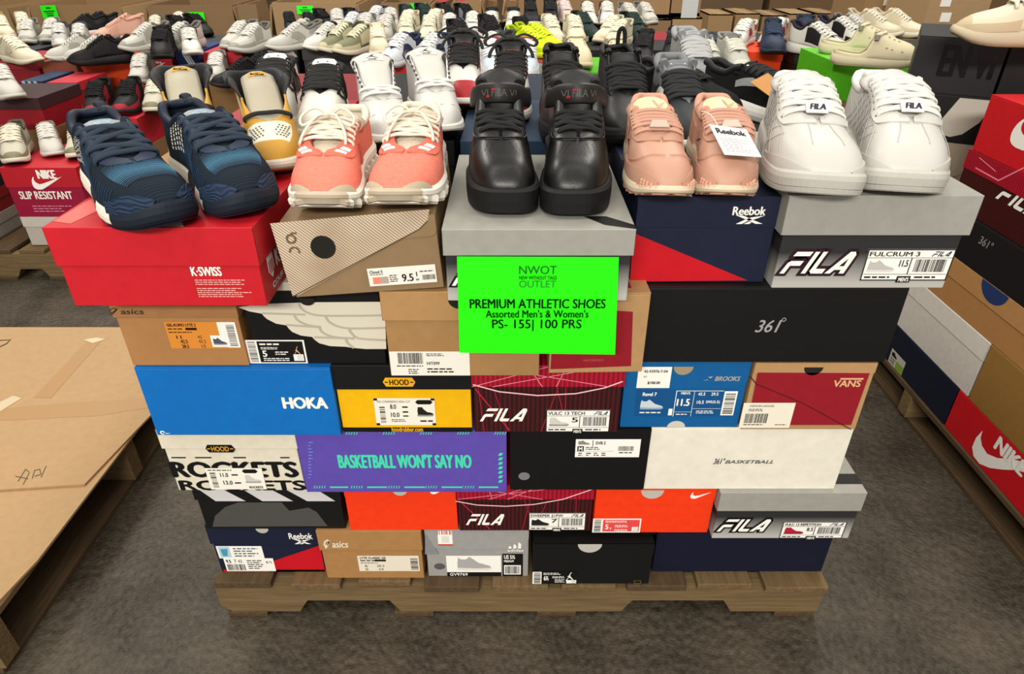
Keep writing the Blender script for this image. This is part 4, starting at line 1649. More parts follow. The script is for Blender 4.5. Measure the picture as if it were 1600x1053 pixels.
def navy_shoe(side, label, toe, yaw, z):
    p = dict(RUN, L=.256, W=.098, bottom=[(0, .003), (.08, 0), (.75, 0), (.9, .003), (1, .010)], sole=[(0, .040), (.3, .034), (.6, .028), (.85, .028), (1, .040)], rows=[.645, .57, .495, .42], tongue=.016,
             top=[(0, .100), (.04, .103), (.12, .092), (.22, .086), (.32, .098), (.38, .103), (.5, .094), (.60, .083), (.7, .074), (.82, .067), (.93, .060), (1, .052)])
    wht = fm('#e9e4d6', .5)

    def sz(s, k, sd):
        if s < .40 and k > .25:
            return 1
        if .60 < s < .80 and k > .20 + 2.2 * abs(s - .70) and sd < 0:
            return 1
        return 0
    root, L = shoe_base('tennis_shoe', label, p, side, NVK, fm('#0f1a2c'), NVK, mat('#1d2b3b', .85), NV, fm('#141f33'), (64, 18), sole_zone=sz, sole_mats=[NV, wht], group=FG, laces='x', lace_w=.0085, lace_t=.003,
                        lace_kw=dict(lift=.005), collar=.010)
    m = MB()
    cs = ['#1b3346', '#24465f', '#2d5876', '#3a6c8c', '#447a9a', '#4c84a3', '#437997', '#376886', '#294e69', '#1e3b51']
    N_ = 19
    cross_lines(m, L, [.69 + .19 * i / (N_ - 1) for i in range(N_)], .60, lambda i: mat(cs[min(9, i * 10 // N_)], .6), w=.0012)
    m.build('vamp_lines', root)
    m = MB()
    cross_lines(m, L, [.45 + .012 * i for i in range(14)], .30, mat('#1d344a', .7), w=.0011)
    for sd in (-1, 1):
        for i in range(26):
            s = .30 + .02 * i
            fs = [.12 + .045 * k for k in range(8)]
            m.sweep([L.S(s + .02 * k / 7, f, sd, .0008) for k, f in enumerate(fs)], .0012, .0008, [L.nrm(s, f, sd) for f in fs], mat('#203b54', .7), n=4, sub=1)
    for k in range(9):
        pass
    m.build('knit_ribs', root)
    for q in range(5):
        m = MB()
        for k in range(7):
            f = .26 + .075 * k
            s = .215 + .045 * q + .035 * (f - .26)
            patch(m, L, -1, lambda x, f=f: f, lambda x, f=f: f + .05, s, s + .018, 1, 1, .0016, mat('#e8e4da', .5), edge=False)
        m.build('side_stripe', root)
    for sd in (-1, 1):
        m = MB()
        patch(m, L, sd, lambda s: 0, lambda s: .18 + .42 * max(0, (s - .80) / .18), .78, .985, 16, 6, .003, NVD)
        m.build('toe_guard', root, smooth=True)
    m = MB()
    eyestay(m, L, fm('#152339', .6), off=.0022, f0=.74)
    m.build('eyestay', root, smooth=True)

    def draw(d):
        d.poly([(.5 + .2 * math.cos(i * PI / 10), .5 + .3 * math.sin(i * PI / 10)) for i in range(20)], ink('#8fb6c6'))
    tongue_mark(root, L, draw, .70, .97, .36, mat('#8d9499', .5))
    m = MB()
    h = L.S(.02, 1, 1)
    m.sweep([h + Vector((0, .002, -.02)), h + Vector((0, .014, .004)), h + Vector((0, .006, .010)), h + Vector((0, -.006, .002))], .014, .004, (0, 1, 0), NV)
    m.build('pull_tab', root, smooth=True)
    return stand_shoe(root, toe, z, yaw, L)


zr = Z6 + .1125 + .0008
navy_shoe(1, 'navy knit tennis shoe with white side bars and white toe wedge, at the outer end', (262, 352), 41, zr)
navy_shoe(-1, 'navy knit tennis shoe with its toe over the corner beside the coral runners', (411, 327), 41, zr)

# ---- coral runners
COR, CORD = mat('#dc7a68', .8, 'mesh', .15), mat('#d06a58', .7, 'mesh', .15)


def coral_shoe(side, label, toe, yaw, z, bow):
    p = dict(RUN, L=.240, W=.094, top=[(0, .086), (.04, .088), (.12, .080), (.22, .076), (.32, .085), (.38, .088), (.5, .082), (.60, .073), (.7, .066), (.82, .059), (.93, .053), (1, .047)], sole=[(0, .044), (.3, .038), (.6, .031), (.85, .030), (1, .038)], rows=[.60, .55, .50, .45, .40], tongue=.030, toe_round=2.5)
    wh, be = fm('#e6e0d4', .5), fm('#b6a892', .6)

    def lug(s, k, sd):
        return .003 * (1 if math.sin(s * 68) > 0 else -.6) * (1 if k < .62 else 0)

    def zz(s, f, sd):
        return 1 if s < .16 and f > .8 else 0
    root, L = shoe_base('running_shoe', label, p, side, COR, fm('#d8cdba'), km('#bfb3a0'), mat('#d8d0bf', .8), wh, fm('#cfc8bb'), (60, 16), up_mats=[COR, km('#e6dccb')], zones=zz, lug=lug,
                        levels=[(.08, -.004), (.2, .001), (.45, .002), (.62, .001), (.64, .003), (.85, .003), (1, 0)], sole_mats=[wh, be], sole_zone=lambda s, k, sd: 1 if s > .945 else 0,
                        group=FG, laces='both', lace_w=.0042, lace_t=.0036, lace_kw=dict(lift=.006), collar=.009, tongue_w=(.022, .036))
    m = MB()
    eyestay(m, L, CORD, off=.0022, f0=.55, s0=.28)
    m.build('eyestay', root, smooth=True)
    for sd in (-1, 1):
        m = MB()
        for q in range(2):
            patch(m, L, sd, lambda s: .70, lambda s: .90, .655 + .028 * q, .673 + .028 * q, 2, 2, .0034, WHITE)
        m.build('white_bar', root)
        m = MB()
        patch(m, L, sd, lambda s: 0, lambda s: .62 * max(0, (s - .88) / .11) ** .7, .88, .992, 14, 6, .0032, be)
        m.build('toe_bumper', root, smooth=True)
        m = MB()
        patch(m, L, sd, lambda s: .05, lambda s: .40, .40, .46, 4, 4, .002, CORD)
        m.build('side_panel', root, smooth=True)
    m = MB()
    lace_bow(m, L, .44, mat('#d8d0bf', .8), .0042, .0036, .036)
    m.build('lace_bow', root, smooth=True)
    GB_ = ink('#85796a')

    def draw(d):
        d.poly(arc(.30, .5, .14, .24, 0, 360, 20), GB_)
        d.rect(.50, .26, .58, .74, GB_)
        d.poly(arc(.70, .5, .12, .22, 90, 270, 14), GB_)
    tongue_mark(root, L, draw, .76, .96, .26, km('#bfb3a0'), lift=.0034)
    return stand_shoe(root, toe, z, yaw, L)


coral_shoe(1, 'coral running shoe with cream laces, the one closer to the navy shoes', (497, 322), -2, .8790, True)
coral_shoe(-1, 'coral running shoe with cream laces, the one closer to the black high-tops', (620, 317), 0, .8830, True)

# ---- black high-tops with strap
BL1, BL2 = lm('#060606', .36), fm('#0c0c0c', .6)


def strap_shoe(side, label, toe, yaw, z):
    p = dict(MID, L=.290, W=.091, sole=[(0, .040), (.3, .038), (.6, .036), (.85, .036), (1, .038)], bottom=[(0, 0), (.9, 0), (1, .003)], toe_round=3.0, toe_w=.96,
             top=[(0, .128), (.05, .131), (.15, .124), (.25, .121), (.33, .134), (.39, .132), (.47, .120), (.56, .104), (.64, .092), (.7, .084), (.82, .073), (.93, .067), (1, .058)],
             tongue=.030, rows=[.665, .63, .595, .56])
    root, L = shoe_base('high_top_sneaker', label, p, side, BL1, fm('#0b0b0b', .8), lm('#111111', .5), mat('#0d0d0d', .8), BL2, fm('#121212'), (64, 18), group=FG, laces='x', lace_w=.0075, lace_t=.0026,
                        levels=[(.06, -.001), (.1, .003), (.5, .004), (.9, .004), (1, .001)], lace_kw=dict(lift=.005, f=.82), collar=.010, tongue_w=(.020, .036))
    m = MB()
    eyestay(m, L, lm('#151515', .35), off=.003, f0=.66, s0=.40)
    m.build('eyestay', root, smooth=True)
    m = MB()
    for sd in (-1, 1):
        for k in range(9):
            s = .76 + .016 * (k % 5)
            f = .93 - .10 * (k // 5) - .02 * (k % 5)
            c = L.S(s, f, sd, .0009)
            n_ = L.nrm(s, f, sd)
            t1 = n_.cross(Vector((0, 1, 0))).normalized()
            t2 = n_.cross(t1)
            m.poly([c + (t1 * math.cos(i * PI / 4) + t2 * math.sin(i * PI / 4)) * .0009 for i in range(8)], ink('#030303'))
    m.build('perforations', root)
    m = MB()
    for sd in (-1, 1):
        seam(m, L, sd, [(.50, .30), (.62, .22), (.74, .12), (.80, .02)], lm('#2a2a2a'), .0016)
        seam(m, L, sd, [(.50, .52), (.62, .56), (.705, .72), (.73, .99)], lm('#242424'), .0016)
    m.build('seam', root)
    # ankle strap over the tongue
    m = MB()
    s0 = .36
    yf = L.L / 2 - (.012 + .976 * .47) * L.L
    A = [L.S(.20, .56, -1, .008), L.S(.30, .58, -1, .011), L.S(.40, .62, -1, .008)]
    B_ = [L.S(.40, .62, 1, .008), L.S(.30, .58, 1, .011), L.S(.20, .56, 1, .008)]
    zc = (A[2].z + B_[0].z) / 2 + .003
    mid = []
    for k in range(1, 6):
        t = k / 6
        a, b = A[2], B_[0]
        mid.append(Vector((a.x + (b.x - a.x) * t, a.y + (yf - .022 - a.y) * math.sin(PI * t), zc + .012 * math.sin(PI * t))))
    pts = A + mid + B_
    ups = [L.nrm(.2, .7, -1), L.nrm(.3, .7, -1), L.nrm(.4, .7, -1)] + [Vector((-.9 + 1.8 * k / 6, -1, .35)) for k in range(1, 6)] + [L.nrm(.4, .7, 1), L.nrm(.3, .7, 1), L.nrm(.2, .7, 1)]
    m.sweep(pts, .028, .007, ups, lm('#1b1a1a', .45), n=10, sub=4)
    st = m.build('ankle_strap', root, smooth=True)
    # embossed lettering on the strap
    X0, X1 = mid[0].x, mid[-1].x

    def P(u, v, l):
        x = X0 + (X1 - X0) * (.02 + .96 * u)
        t = (x - A[2].x) / (B_[0].x - A[2].x)
        t = min(max(t, 0), 1)
        y = A[2].y + (yf - .022 - A[2].y) * math.sin(PI * t) - .0047 - .0005 * l
        return Vector((x, y - .0015 * (v - .5) * 0, zc + .012 * math.sin(PI * t) + .013 * (v - .5) * 1.0 + .001)) + Vector((0, -.35, .12)) * .0042
    d = Decal(P)
    g = ink('#5f5c58')
    d.text('FILA VI', .30, .12, .98, .88, g, bold=-.005)
    d.text('VI', .0, .12, .2, .88, g)
    d.rect(.14, .04, .24, .28, ink('#a3262c'), 1)
    d.rect(.30, .70, .40, .95, ink('#a3262c'), 1)
    d.mb.build('strap_lettering', st)
    tongue_mark(root, L, lambda d: d.text('FILA', .1, .2, .9, .8, ink('#3a3a3a')), .56, .64, .2, lm('#141414'), lift=.0034)
    return stand_shoe(root, toe, z, yaw, L)


zf = Z5 + .1432 + .1035 + .001
strap_shoe(1, 'black leather high-top with ankle strap, beside the coral runners', (781, 334), -1, zf)
strap_shoe(-1, 'black leather high-top with ankle strap, beside the pink sneakers', (906, 336), 0, zf)

# ---- pink leather sneakers
PK, PKD = lm('#b78b76', .5), lm('#ad806b', .55)
GUM = mat('#c08a72', .6)


def pink_shoe(side, label, toe, yaw, z):
    p = dict(RUN, L=.250, W=.083, sole=[(0, .040), (.3, .034), (.6, .027), (.85, .024), (1, .030)], rows=[.655, .61, .565, .52, .475, .43], tongue=.044, toe_round=2.5, top=[(0, .088), (.04, .090), (.12, .080), (.22, .076), (.32, .084), (.38, .089), (.5, .084), (.60, .080), (.7, .071), (.82, .063), (.93, .056), (1, .049)])
    cr = fm('#cdbda3', .6)

    def lug(s, k, sd):
        return .0022 * (1 if math.sin(s * 110) > 0 else -1) if k < .13 else 0
    root, L = shoe_base('leather_sneaker', label, p, side, PK, fm('#c9917a', .8), lm('#b78c76', .55), mat('#b98a77', .75), cr, GUM, (60, 16), lug=lug, group=FG, laces='bar', lace_w=.0065, lace_t=.0024, collar=.009,
                        lace_kw=dict(lift=.005), tongue_w=(.018, .034))
    m = MB()
    eyestay(m, L, PKD, off=.0024, f0=.62, s0=.30)
    m.build('eyestay', root, smooth=True)
    for sd in (-1, 1):
        m = MB()
        patch(m, L, sd, lambda s: 0, lambda s: .20 + .25 * max(0, (s - .70) / .29), .62, .985, 16, 5, .0018, PK)
        m.build('toe_panel', root, smooth=True)
        m = MB()
        patch(m, L, sd, lambda s: .02, lambda s: .75 - 1.4 * s, .02, .26, 8, 5, .0022, PKD)
        m.build('heel_panel', root, smooth=True)
        m = MB()
        patch(m, L, sd, lambda s: .15 + 1.2 * (s - .34), lambda s: .30 + 1.2 * (s - .34), .34, .52, 6, 3, .0018, PKD)
        m.build('side_panel', root, smooth=True)
        m = MB()
        patch(m, L, sd, lambda s: 0, lambda s: .30 * max(0, (s - .88) / .105) ** .8, .88, .99, 10, 4, .0032, GUM)
        for k in range(14):
            s = .925 + .062 * (k % 5) / 4
            f = .05 + .07 * (k // 5)
            c = L.S(s, f, sd, .0040)
            m.box(c.x - .0014, c.x + .0014, c.y - .0012, c.y + .0012, c.z - .0014, c.z + .0014, mat('#d6a58d', .5))
        m.build('toe_bumper', root)
    m = MB()
    for sd in (-1, 1):
        seam(m, L, sd, [(.60, .26), (.72, .30), (.83, .50), (.88, .99)], lm('#b97f68'), .0014, .002)
    m.build('seam', root)
    m = MB()
    c = (L.S(.645, .9, -1) + L.S(.645, .9, 1)) / 2
    zc = L.top(.645) + .010
    m.hexa([(c.x - .014, c.y - .006, zc - .005), (c.x + .014, c.y - .006, zc - .005), (c.x + .010, c.y + .005, zc + .002), (c.x - .010, c.y + .005, zc + .002),
            (c.x - .014, c.y - .007, zc - .003), (c.x + .014, c.y - .007, zc - .003), (c.x + .010, c.y + .004, zc + .004), (c.x - .010, c.y + .004, zc + .004)], mat('#b8a597', .35, 'plain', .5, .4))
    m.build('lace_plate', root, bevel=.001)
    tongue_mark(root, L, lambda d: vector_mark(d, .5, .1, .9, .9, ink('#b09a74')), .62, .97, .36, mat('#e0c29c', .5))
    return stand_shoe(root, toe, z, yaw, L)


zp = Z5 + .1310 + .1310 + .0008
pk1 = pink_shoe(1, 'pink leather sneaker without a tag, beside the black high-tops', (1040, 303), -4, zp)
pk2 = pink_shoe(-1, 'pink leather sneaker with the white hang tag, beside the big white sneakers', (1143, 302), -5, zp)

root = thing('hang_tag', 'white cardboard hang tag tied to the laces of the pink sneaker', 'tag')
m = MB()
pt = [at_y(1108, 194, .905), at_y(1166, 202, .895), at_y(1190, 245, .832), at_y(1132, 241, .836)]
nn = (pt[1] - pt[0]).cross(pt[3] - pt[0]).normalized()
if nn.y > 0:
    nn = -nn
m.add(pt + [p - nn * .0008 for p in pt], [(0, 1, 2, 3), (7, 6, 5, 4), (0, 4, 5, 1), (1, 5, 6, 2), (2, 6, 7, 3), (3, 7, 4, 0)], mat('#eeebe4', .5))
tagp = m.build('tag_card', root)


def P(u, v, l):
    return pt[3] * (1 - u) * (1 - v) + pt[2] * u * (1 - v) + pt[0] * (1 - u) * v + pt[1] * u * v + nn * (.0006 + .0003 * l)


d = Decal(P)
d.text('Reebok', .1, .70, .9, .88, BLACK, bold=.04)
d.fine(.1, .08, .85, .58, 8, ink('#8d8b88'), fill=.3)
d.mb.build('lettering', root)
m = MB()
m.sweep([pt[0].lerp(pt[1], .3) - Vector((0, 0, .004)), pt[0].lerp(pt[1], .3) + Vector((-.012, .01, .012)), pt[0].lerp(pt[1], .3) + Vector((-.02, .03, .012))], .0012, .0012, (0, 0, 1), mat('#ddd8cc', .6), n=5)
m.build('string', root)

# ---- big white sneakers
WL, WL2 = lm('#bdbbb6', .45), fm('#b9b6af', .5)


def white_shoe(side, label, toe, yaw, z):
    p = dict(LOW, L=.292, W=.109, sole=[(0, .046), (.3, .040), (.6, .034), (.85, .034), (1, .042)], bottom=[(0, .003), (.08, 0), (.75, 0), (.9, .004), (1, .012)], rows=[.655, .60, .545, .49, .435, .385], tongue=.034, toe_round=3.0, toe_w=.97,
             top=[(0, .106), (.04, .108), (.12, .098), (.22, .094), (.32, .112), (.38, .116), (.5, .108), (.60, .096), (.7, .085), (.82, .076), (.93, .067), (1, .058)])
    root, L = shoe_base('leather_sneaker', label, p, side, WL, fm('#dcdad4', .7), WL, mat('#cbc9c4', .7), WL2, fm('#d8d5ce'), (64, 18), group=FG, laces='both', lace_w=.0065, lace_t=.0026, collar=.011,
                        levels=[(.06, -.002), (.12, .002), (.30, .003), (.33, .0012), (.36, .003), (.7, .004), (.9, .003), (1, .0005)], lace_kw=dict(lift=.006), tongue_w=(.022, .044))
    m = MB()
    eyestay(m, L, WL, off=.0028, f0=.60, s0=.30)
    m.build('eyestay', root, smooth=True)
    for sd in (-1, 1):
        m = MB()
        patch(m, L, sd, lambda s: 0, lambda s: .10 + .26 * max(0, (s - .70) / .29), .66, .988, 16, 5, .0026, WL2)
        m.build('toe_wrap', root, smooth=True)
    m = MB()
    SE = lm('#b9b6b0')
    for sd in (-1, 1):
        seam(m, L, sd, [(.40, .56), (.56, .58), (.70, .55), (.80, .40), (.86, .20)], SE, .0013, .0012)
        for k in range(7):
            a = .16 + .07 * k
            seam(m, L, sd, [(a, .08), (a + .10, .30), (a + .17, .55)], SE, .0012, .0006)
            seam(m, L, sd, [(a, .55), (a + .08, .30), (a + .15, .08)], SE, .0012, .0006)
        seam(m, L, sd, [(.71, .94), (.80, .92), (.90, .86)], SE, .0012, .0006)
    m.build('stitching', root)
    m = MB()
    for sd in (-1, 1):
        for s in p['rows']:
            c0 = L.S(s, .69, sd, .0030)
            n_ = L.nrm(s, .69, sd)
            t1 = n_.cross(Vector((0, 1, 0))).normalized()
            t2 = n_.cross(t1)
            m.poly([c0 + (t1 * math.cos(i * PI / 4) + t2 * math.sin(i * PI / 4)) * .0022 for i in range(8)], ink('#55524e'))
    m.build('eyelets', root)
    m = MB()
    a, b = L.S(.665, .9, -1), L.S(.665, .9, 1)
    c = (a + b) / 2
    zc = L.top(.665) + .011
    m.hexa([(c.x - .014, c.y - .008, zc - .007), (c.x + .014, c.y - .008, zc - .007), (c.x + .014, c.y + .006, zc + .002), (c.x - .014, c.y + .006, zc + .002),
            (c.x - .014, c.y - .010, zc - .004), (c.x + .014, c.y - .010, zc - .004), (c.x + .014, c.y + .004, zc + .005), (c.x - .014, c.y + .004, zc + .005)], mat('#efeeea', .4))
    pl = m.build('lace_plate', root, bevel=.001)
    d = Decal(lambda u, v, l: Vector((c.x - .014 + .028 * u, c.y - .0102 + .014 * v - .0006, zc - .004 + .009 * v + .0008)))
    d.text('FILA', .14, .2, .88, .8, ink('#44424a'), bold=.03, shear=.2)
    d.mb.build('logo', pl)

    def draw(d):
        d.poly([(.2, .2), (.3, .2), (.36, .62), (.9, .66), (.92, .82), (.34, .8)], ink('#8d8b90'))
        d.poly([(.42, .40), (.86, .42), (.88, .54), (.46, .52)], ink('#8d8b90'))
    tongue_mark(root, L, draw, .68, .90, .2, WL)
    return stand_shoe(root, toe, z, yaw, L)


zw = Z5 + .1310 + .1395 + .0008
white_shoe(1, 'big white leather sneaker standing beside the pink sneaker with the tag', (1283, 304), -11, zw)
white_shoe(-1, 'big white leather sneaker at the outer end of the front row', (1424, 301), -10, zw)


# ---------------------------------------------------------------- second row on the same pallet
HID = 'shoe boxes inside the tower'
HL = 'plain shoe box inside the tower behind the front boxes'
proto = None
for iy, y0 in enumerate((1.206, 1.545)):
    for ix in range(5):
        x0 = -.575 + .236 * ix
        for k in range(6):
            z0 = .1008 + .1288 * k
            if k == 5 and iy == 0:
                continue
            if proto is None:
                m = MB()
                proto = thing('shoe_box', HL, 'box', (0, 0, 0), group=HID)
                m.box(-.115, .115, 0, .33, 0, .122, card('#8d6a42'))
                m.build('box_body', proto)
                m = MB()
                m.box(-.1165, .1165, -.0015, .3315, .085, .1245, card('#8d6a42'))
                m.build('lid', proto)
                proto.location = (x0 + .118, y0, z0)
            else:
                dup(proto, (x0 + .118, y0, z0), swap={card('#8d6a42'): card(['#7d1a22', '#1b1b1d', '#202a3c', '#2a2a2c', '#8d6a42'][ix])} if k == 5 else None)

ZS = .8745
SG2 = 'shoe boxes in the second row of the tower'
nb = Bx('tan shoe box carrying the mustard high-tops, behind the bright red box', -.445, 1.006, Z6 + .0002, ZS - Z6 - .0005, .185, 'lid', card('#b58a5a'), card('#b58a5a'), .04, w=.27, group=SG2)
for cx, w, c, lab_ in ((-.455, .235, '#a31722', 'red shoe box in the second row, under the mustard high-tops'), (-.215, .225, '#131314', 'black shoe box in the second row, behind the brown dotted one'),
                       (.020, .225, '#2a3f57', 'slate blue shoe box in the second row, behind the coral runners'), (.255, .225, '#8b8c8a', 'grey shoe box in the second row, behind the black high-tops'),
                       (.490, .225, '#1a1a1b', 'black shoe box in the second row, under the black runners')):
    Bx(lab_, cx, 1.196, .7461, ZS - .7461 - .0005, .335, 'lid', card(c, .5), card(c, .5), .045, w=w, group=SG2)

SGr = 'shoes in the second row of the tower'


def row_shoe(name, label, p, side, toe, yaw, z, up, lining, tongue, lace, mid, out, **kw):
    root, L = shoe_base(name, label, p, side, up, lining, tongue, lace, mid, out, kw.pop('res', (44, 12)), group=SGr, **kw)
    stand_shoe(root, toe, z, yaw, L, free=1.0)
    return root, L


# mustard high-tops, unlaced and gaping
HI_OPEN = dict(MID, L=.270, W=.088, flare=1.45, top=[(0, .112), (.05, .116), (.15, .112), (.25, .110), (.33, .118), (.39, .114), (.47, .102), (.56, .089), (.64, .079), (.7, .072), (.82, .062), (.93, .055), (1, .046)],
               gap=[(0, .04), (.15, .052), (.25, .058), (.33, .056), (.42, .044), (.5, .034), (.60, .026), (.67, .016), (.70, 0), (1, 0)], st=.70, st_top=.33, tongue=.016, sole=[(0, .036), (.3, .034), (.6, .030), (.85, .030), (1, .034)], toe_round=2.5, rows=[.66])
MUS, CRM = lm('#b98a2a', .55), lm('#d9d3bf', .55)


def mus_zone(s, f, sd):
    if s > .70 and f > .58 - 1.3 * max(0, s - .80) * 0 and s < .90:
        return 1
    if s < .50 and f > .55:
        return 2
    if .2 < s < .58 and f < .5:
        return 3
    return 0


for side, toe, lab_ in ((1, (345, 268), 'mustard and cream high-top with gaping collar, partly behind the navy shoes'), (-1, (440, 279), 'mustard and cream high-top with gaping collar, beside the coral runners')):
    root, L = row_shoe('high_top_sneaker', lab_, HI_OPEN, side, toe, 24, ZS, MUS, lm('#1d1d1f', .7), lm('#a39c88', .6), mat('#111111', .8), fm('#cfc6b7'), MUS, up_mats=[MUS, CRM, lm('#19191b'), CRM], zones=mus_zone,
                       laces='bar', lace_w=.009, lace_t=.003, collar=.005, tongue_w=(.028, .024), tongue_kw=dict(arch=.008))
    m = MB()
    for k in range(22):
        for sd in (-1, 1):
            s, f = .745 + .13 * ((k * 37) % 22) / 22, .66 + .30 * ((k * 13) % 22) / 22
            c = L.S(s, f, sd, .0008)
            m.box(c.x - .0012, c.x + .0012, c.y - .0012, c.y + .0012, c.z - .0004, c.z + .0004, ink('#4a4536'))
    m.build('perforations', root)

    def draw(d):
        d.swoosh(.1, .45, .9, .95, BLACK)
        d.text('AIR', .35, .1, .9, .45, BLACK, bold=.03, shear=.2)
    tongue_mark(root, L, draw, .82, .96, .26, mat('#c9952c', .6))

# white and black striped trainers
ZEB = dict(LOW, L=.27, W=.084, top=[(0, .092), (.04, .096), (.12, .090), (.22, .086), (.32, .104), (.38, .104), (.5, .094), (.60, .083), (.7, .073), (.82, .061), (.93, .054), (1, .048)], tongue=.03)
for side, toe, lab_ in ((1, (470, 224), 'white trainer with thick black laces, partly behind the mustard high-top'), (-1, (530, 214), 'white trainer with black zebra lines, behind the coral runners')):
    W_ = lm('#d9d6cc', .55)
    root, L = row_shoe('sneaker', lab_, ZEB, side, toe, 8, ZS, W_, fm('#1a1a1a'), fm('#161616'), mat('#101010', .85), fm('#dcd8cf'), fm('#161616'), laces='both', lace_w=.009, tongue_w=(.02, .036))
    for sd in (-1, 1):
        for k in range(8):
            m = MB()
            a = .14 + .062 * k
            fs = [.10 + .09 * j for j in range(8)]
            m.sweep([L.S(a + .11 * j / 7 + .012 * math.sin(j * 1.6), f, sd, .0018) for j, f in enumerate(fs)], .0058, .002, [L.nrm(a + .1, f, sd) for f in fs], fm('#141414'), n=6, sub=2)
            m.build('black_line', root, smooth=True)
    tongue_mark(root, L, lambda d: d.fine(.2, .2, .8, .8, 2, ink('#333333')), .72, .96, .30, mat('#e3e0d8', .5))

# white high-tops with tall tongue
WHI = dict(HI_OPEN, L=.270, W=.086, flare=1.1, tongue=.026, rows=[.65, .59], gap=[(0, .036), (.15, .042), (.25, .044), (.33, .040), (.42, .034), (.5, .028), (.60, .021), (.66, .013), (.70, 0), (1, 0)])
for side, toe, lab_ in ((1, (600, 212), 'white high-top with black lining, partly behind the coral runner'), (-1, (690, 207), 'white high-top with tall tongue and black outsole, behind the coral runners')):
    W_ = lm('#c4c3bf', .5)
    root, L = row_shoe('high_top_sneaker', lab_, WHI, side, toe, 16, ZS, W_, fm('#1c1c1c'), lm('#c0beb8', .55), mat('#cfcdc8', .7), fm('#d8d6d0'), fm('#161616'), laces='both', collar=.005, tongue_w=(.02, .038),
                       levels=[(.14, -.001), (.3, .002), (.42, .002), (.6, .003), (.9, .002), (1, 0)], sole_mats=[fm('#d8d6d0'), fm('#141414')], sole_zone=lambda s, k, sd: 1 if k < .4 else 0)
    m = MB()
    for sd in (-1, 1):
        for s in (.36, .40, .44, .48, .52, .56):
            c = L.S(s, .90, sd, .001)
            m.box(c.x - .0018, c.x + .0018, c.y - .0018, c.y + .0018, c.z - .0018, c.z + .0018, ink('#55534f'))
    m.build('eyelets', root)
    m = MB()
    for sd in (-1, 1):
        seam(m, L, sd, [(.46, .5), (.60, .55), (.68, .8), (.69, .99)], lm('#a9a7a2'), .0016, .0008)
        seam(m, L, sd, [(.50, .3), (.66, .2), (.80, .3), (.86, .99)], lm('#b5b3ae'), .0014, .0008)
    m.build('seam', root)

    def draw(d):
        leaper_mark(d, .2, .35, .8, .95, BLACK)
        d.text('AIR', .3, .08, .7, .26, BLACK, bold=.01)
    tongue_mark(root, L, draw, .80, .96, .25, lm('#d0cec8', .55))

# red, white and black shoes peeping out
for side, toe, lab_ in ((1, (742, 184), 'red white and black mid-top behind the black strap high-top'), (-1, (806, 184), 'red white and black mid-top with loose black lace, half hidden by the black high-tops')):
    root, L = row_shoe('mid_top_sneaker', lab_, dict(MID, L=.26, W=.084), side, toe, 0, ZS, lm('#a3151d', .5), fm('#141414'), fm('#171717'), mat('#131313', .8), fm('#d9d6cf'), fm('#9c1a20'), up_mats=[lm('#a3151d', .5), lm('#d8d5ce', .5), lm('#151515', .5)],
                       zones=lambda s, f, sd: (1 if .60 < s < .86 and f > .35 else 2 if s < .5 and f > .3 else 0), laces='both', lace_w=.007)
    m = MB()
    lace_bow(m, L, .38, mat('#121212', .8), .007, .003, .05)
    m.build('lace_bow', root, smooth=True)
    tongue_mark(root, L, lambda d: d.text('NIKE', .1, .2, .9, .8, ink('#c4242c'), bold=.02), .5, .66, .3, fm('#171717'))

# tall plain black high-tops
TALL = dict(MID, L=.27, W=.090, top=[(0, .128), (.05, .133), (.15, .127), (.25, .126), (.33, .136), (.39, .130), (.47, .112), (.56, .097), (.64, .086), (.7, .078), (.82, .069), (.93, .062), (1, .054)], sole=[(0, .046), (.3, .042), (.6, .038), (.85, .038), (1, .044)],
            gap=[(0, .034), (.15, .040), (.25, .042), (.33, .040), (.42, .030), (.5, .023), (.60, .018), (.65, .013), (.69, 0), (1, 0)], tongue=.004)
for side, toe, lab_ in ((1, (866, 224), 'tall plain black high-top mostly hidden behind the strap high-tops'), (-1, (955, 224), 'tall plain black high-top with pull loop, beside the pink sneakers')):
    root, L = row_shoe('high_top_sneaker', lab_, TALL, side, toe, 2, ZS, lm('#101010', .5), fm('#0c0c0c'), lm('#121212', .6), mat('#0e0e0e', .85), fm('#141414'), fm('#101010'), laces='both', lace_w=.007, collar=.008)
    if side == 1:
        continue
    m = MB()
    h = L.S(.02, 1, 1)
    m.sweep([h + Vector((-.006, 0, -.01)), h + Vector((-.006, 0, .022)), h + Vector((0, 0, .032)), h + Vector((.006, 0, .022)), h + Vector((.006, 0, -.01))], .008, .003, (0, 1, 0), mat('#0c0c0c', .8))
    m.build('pull_loop', root, smooth=True)

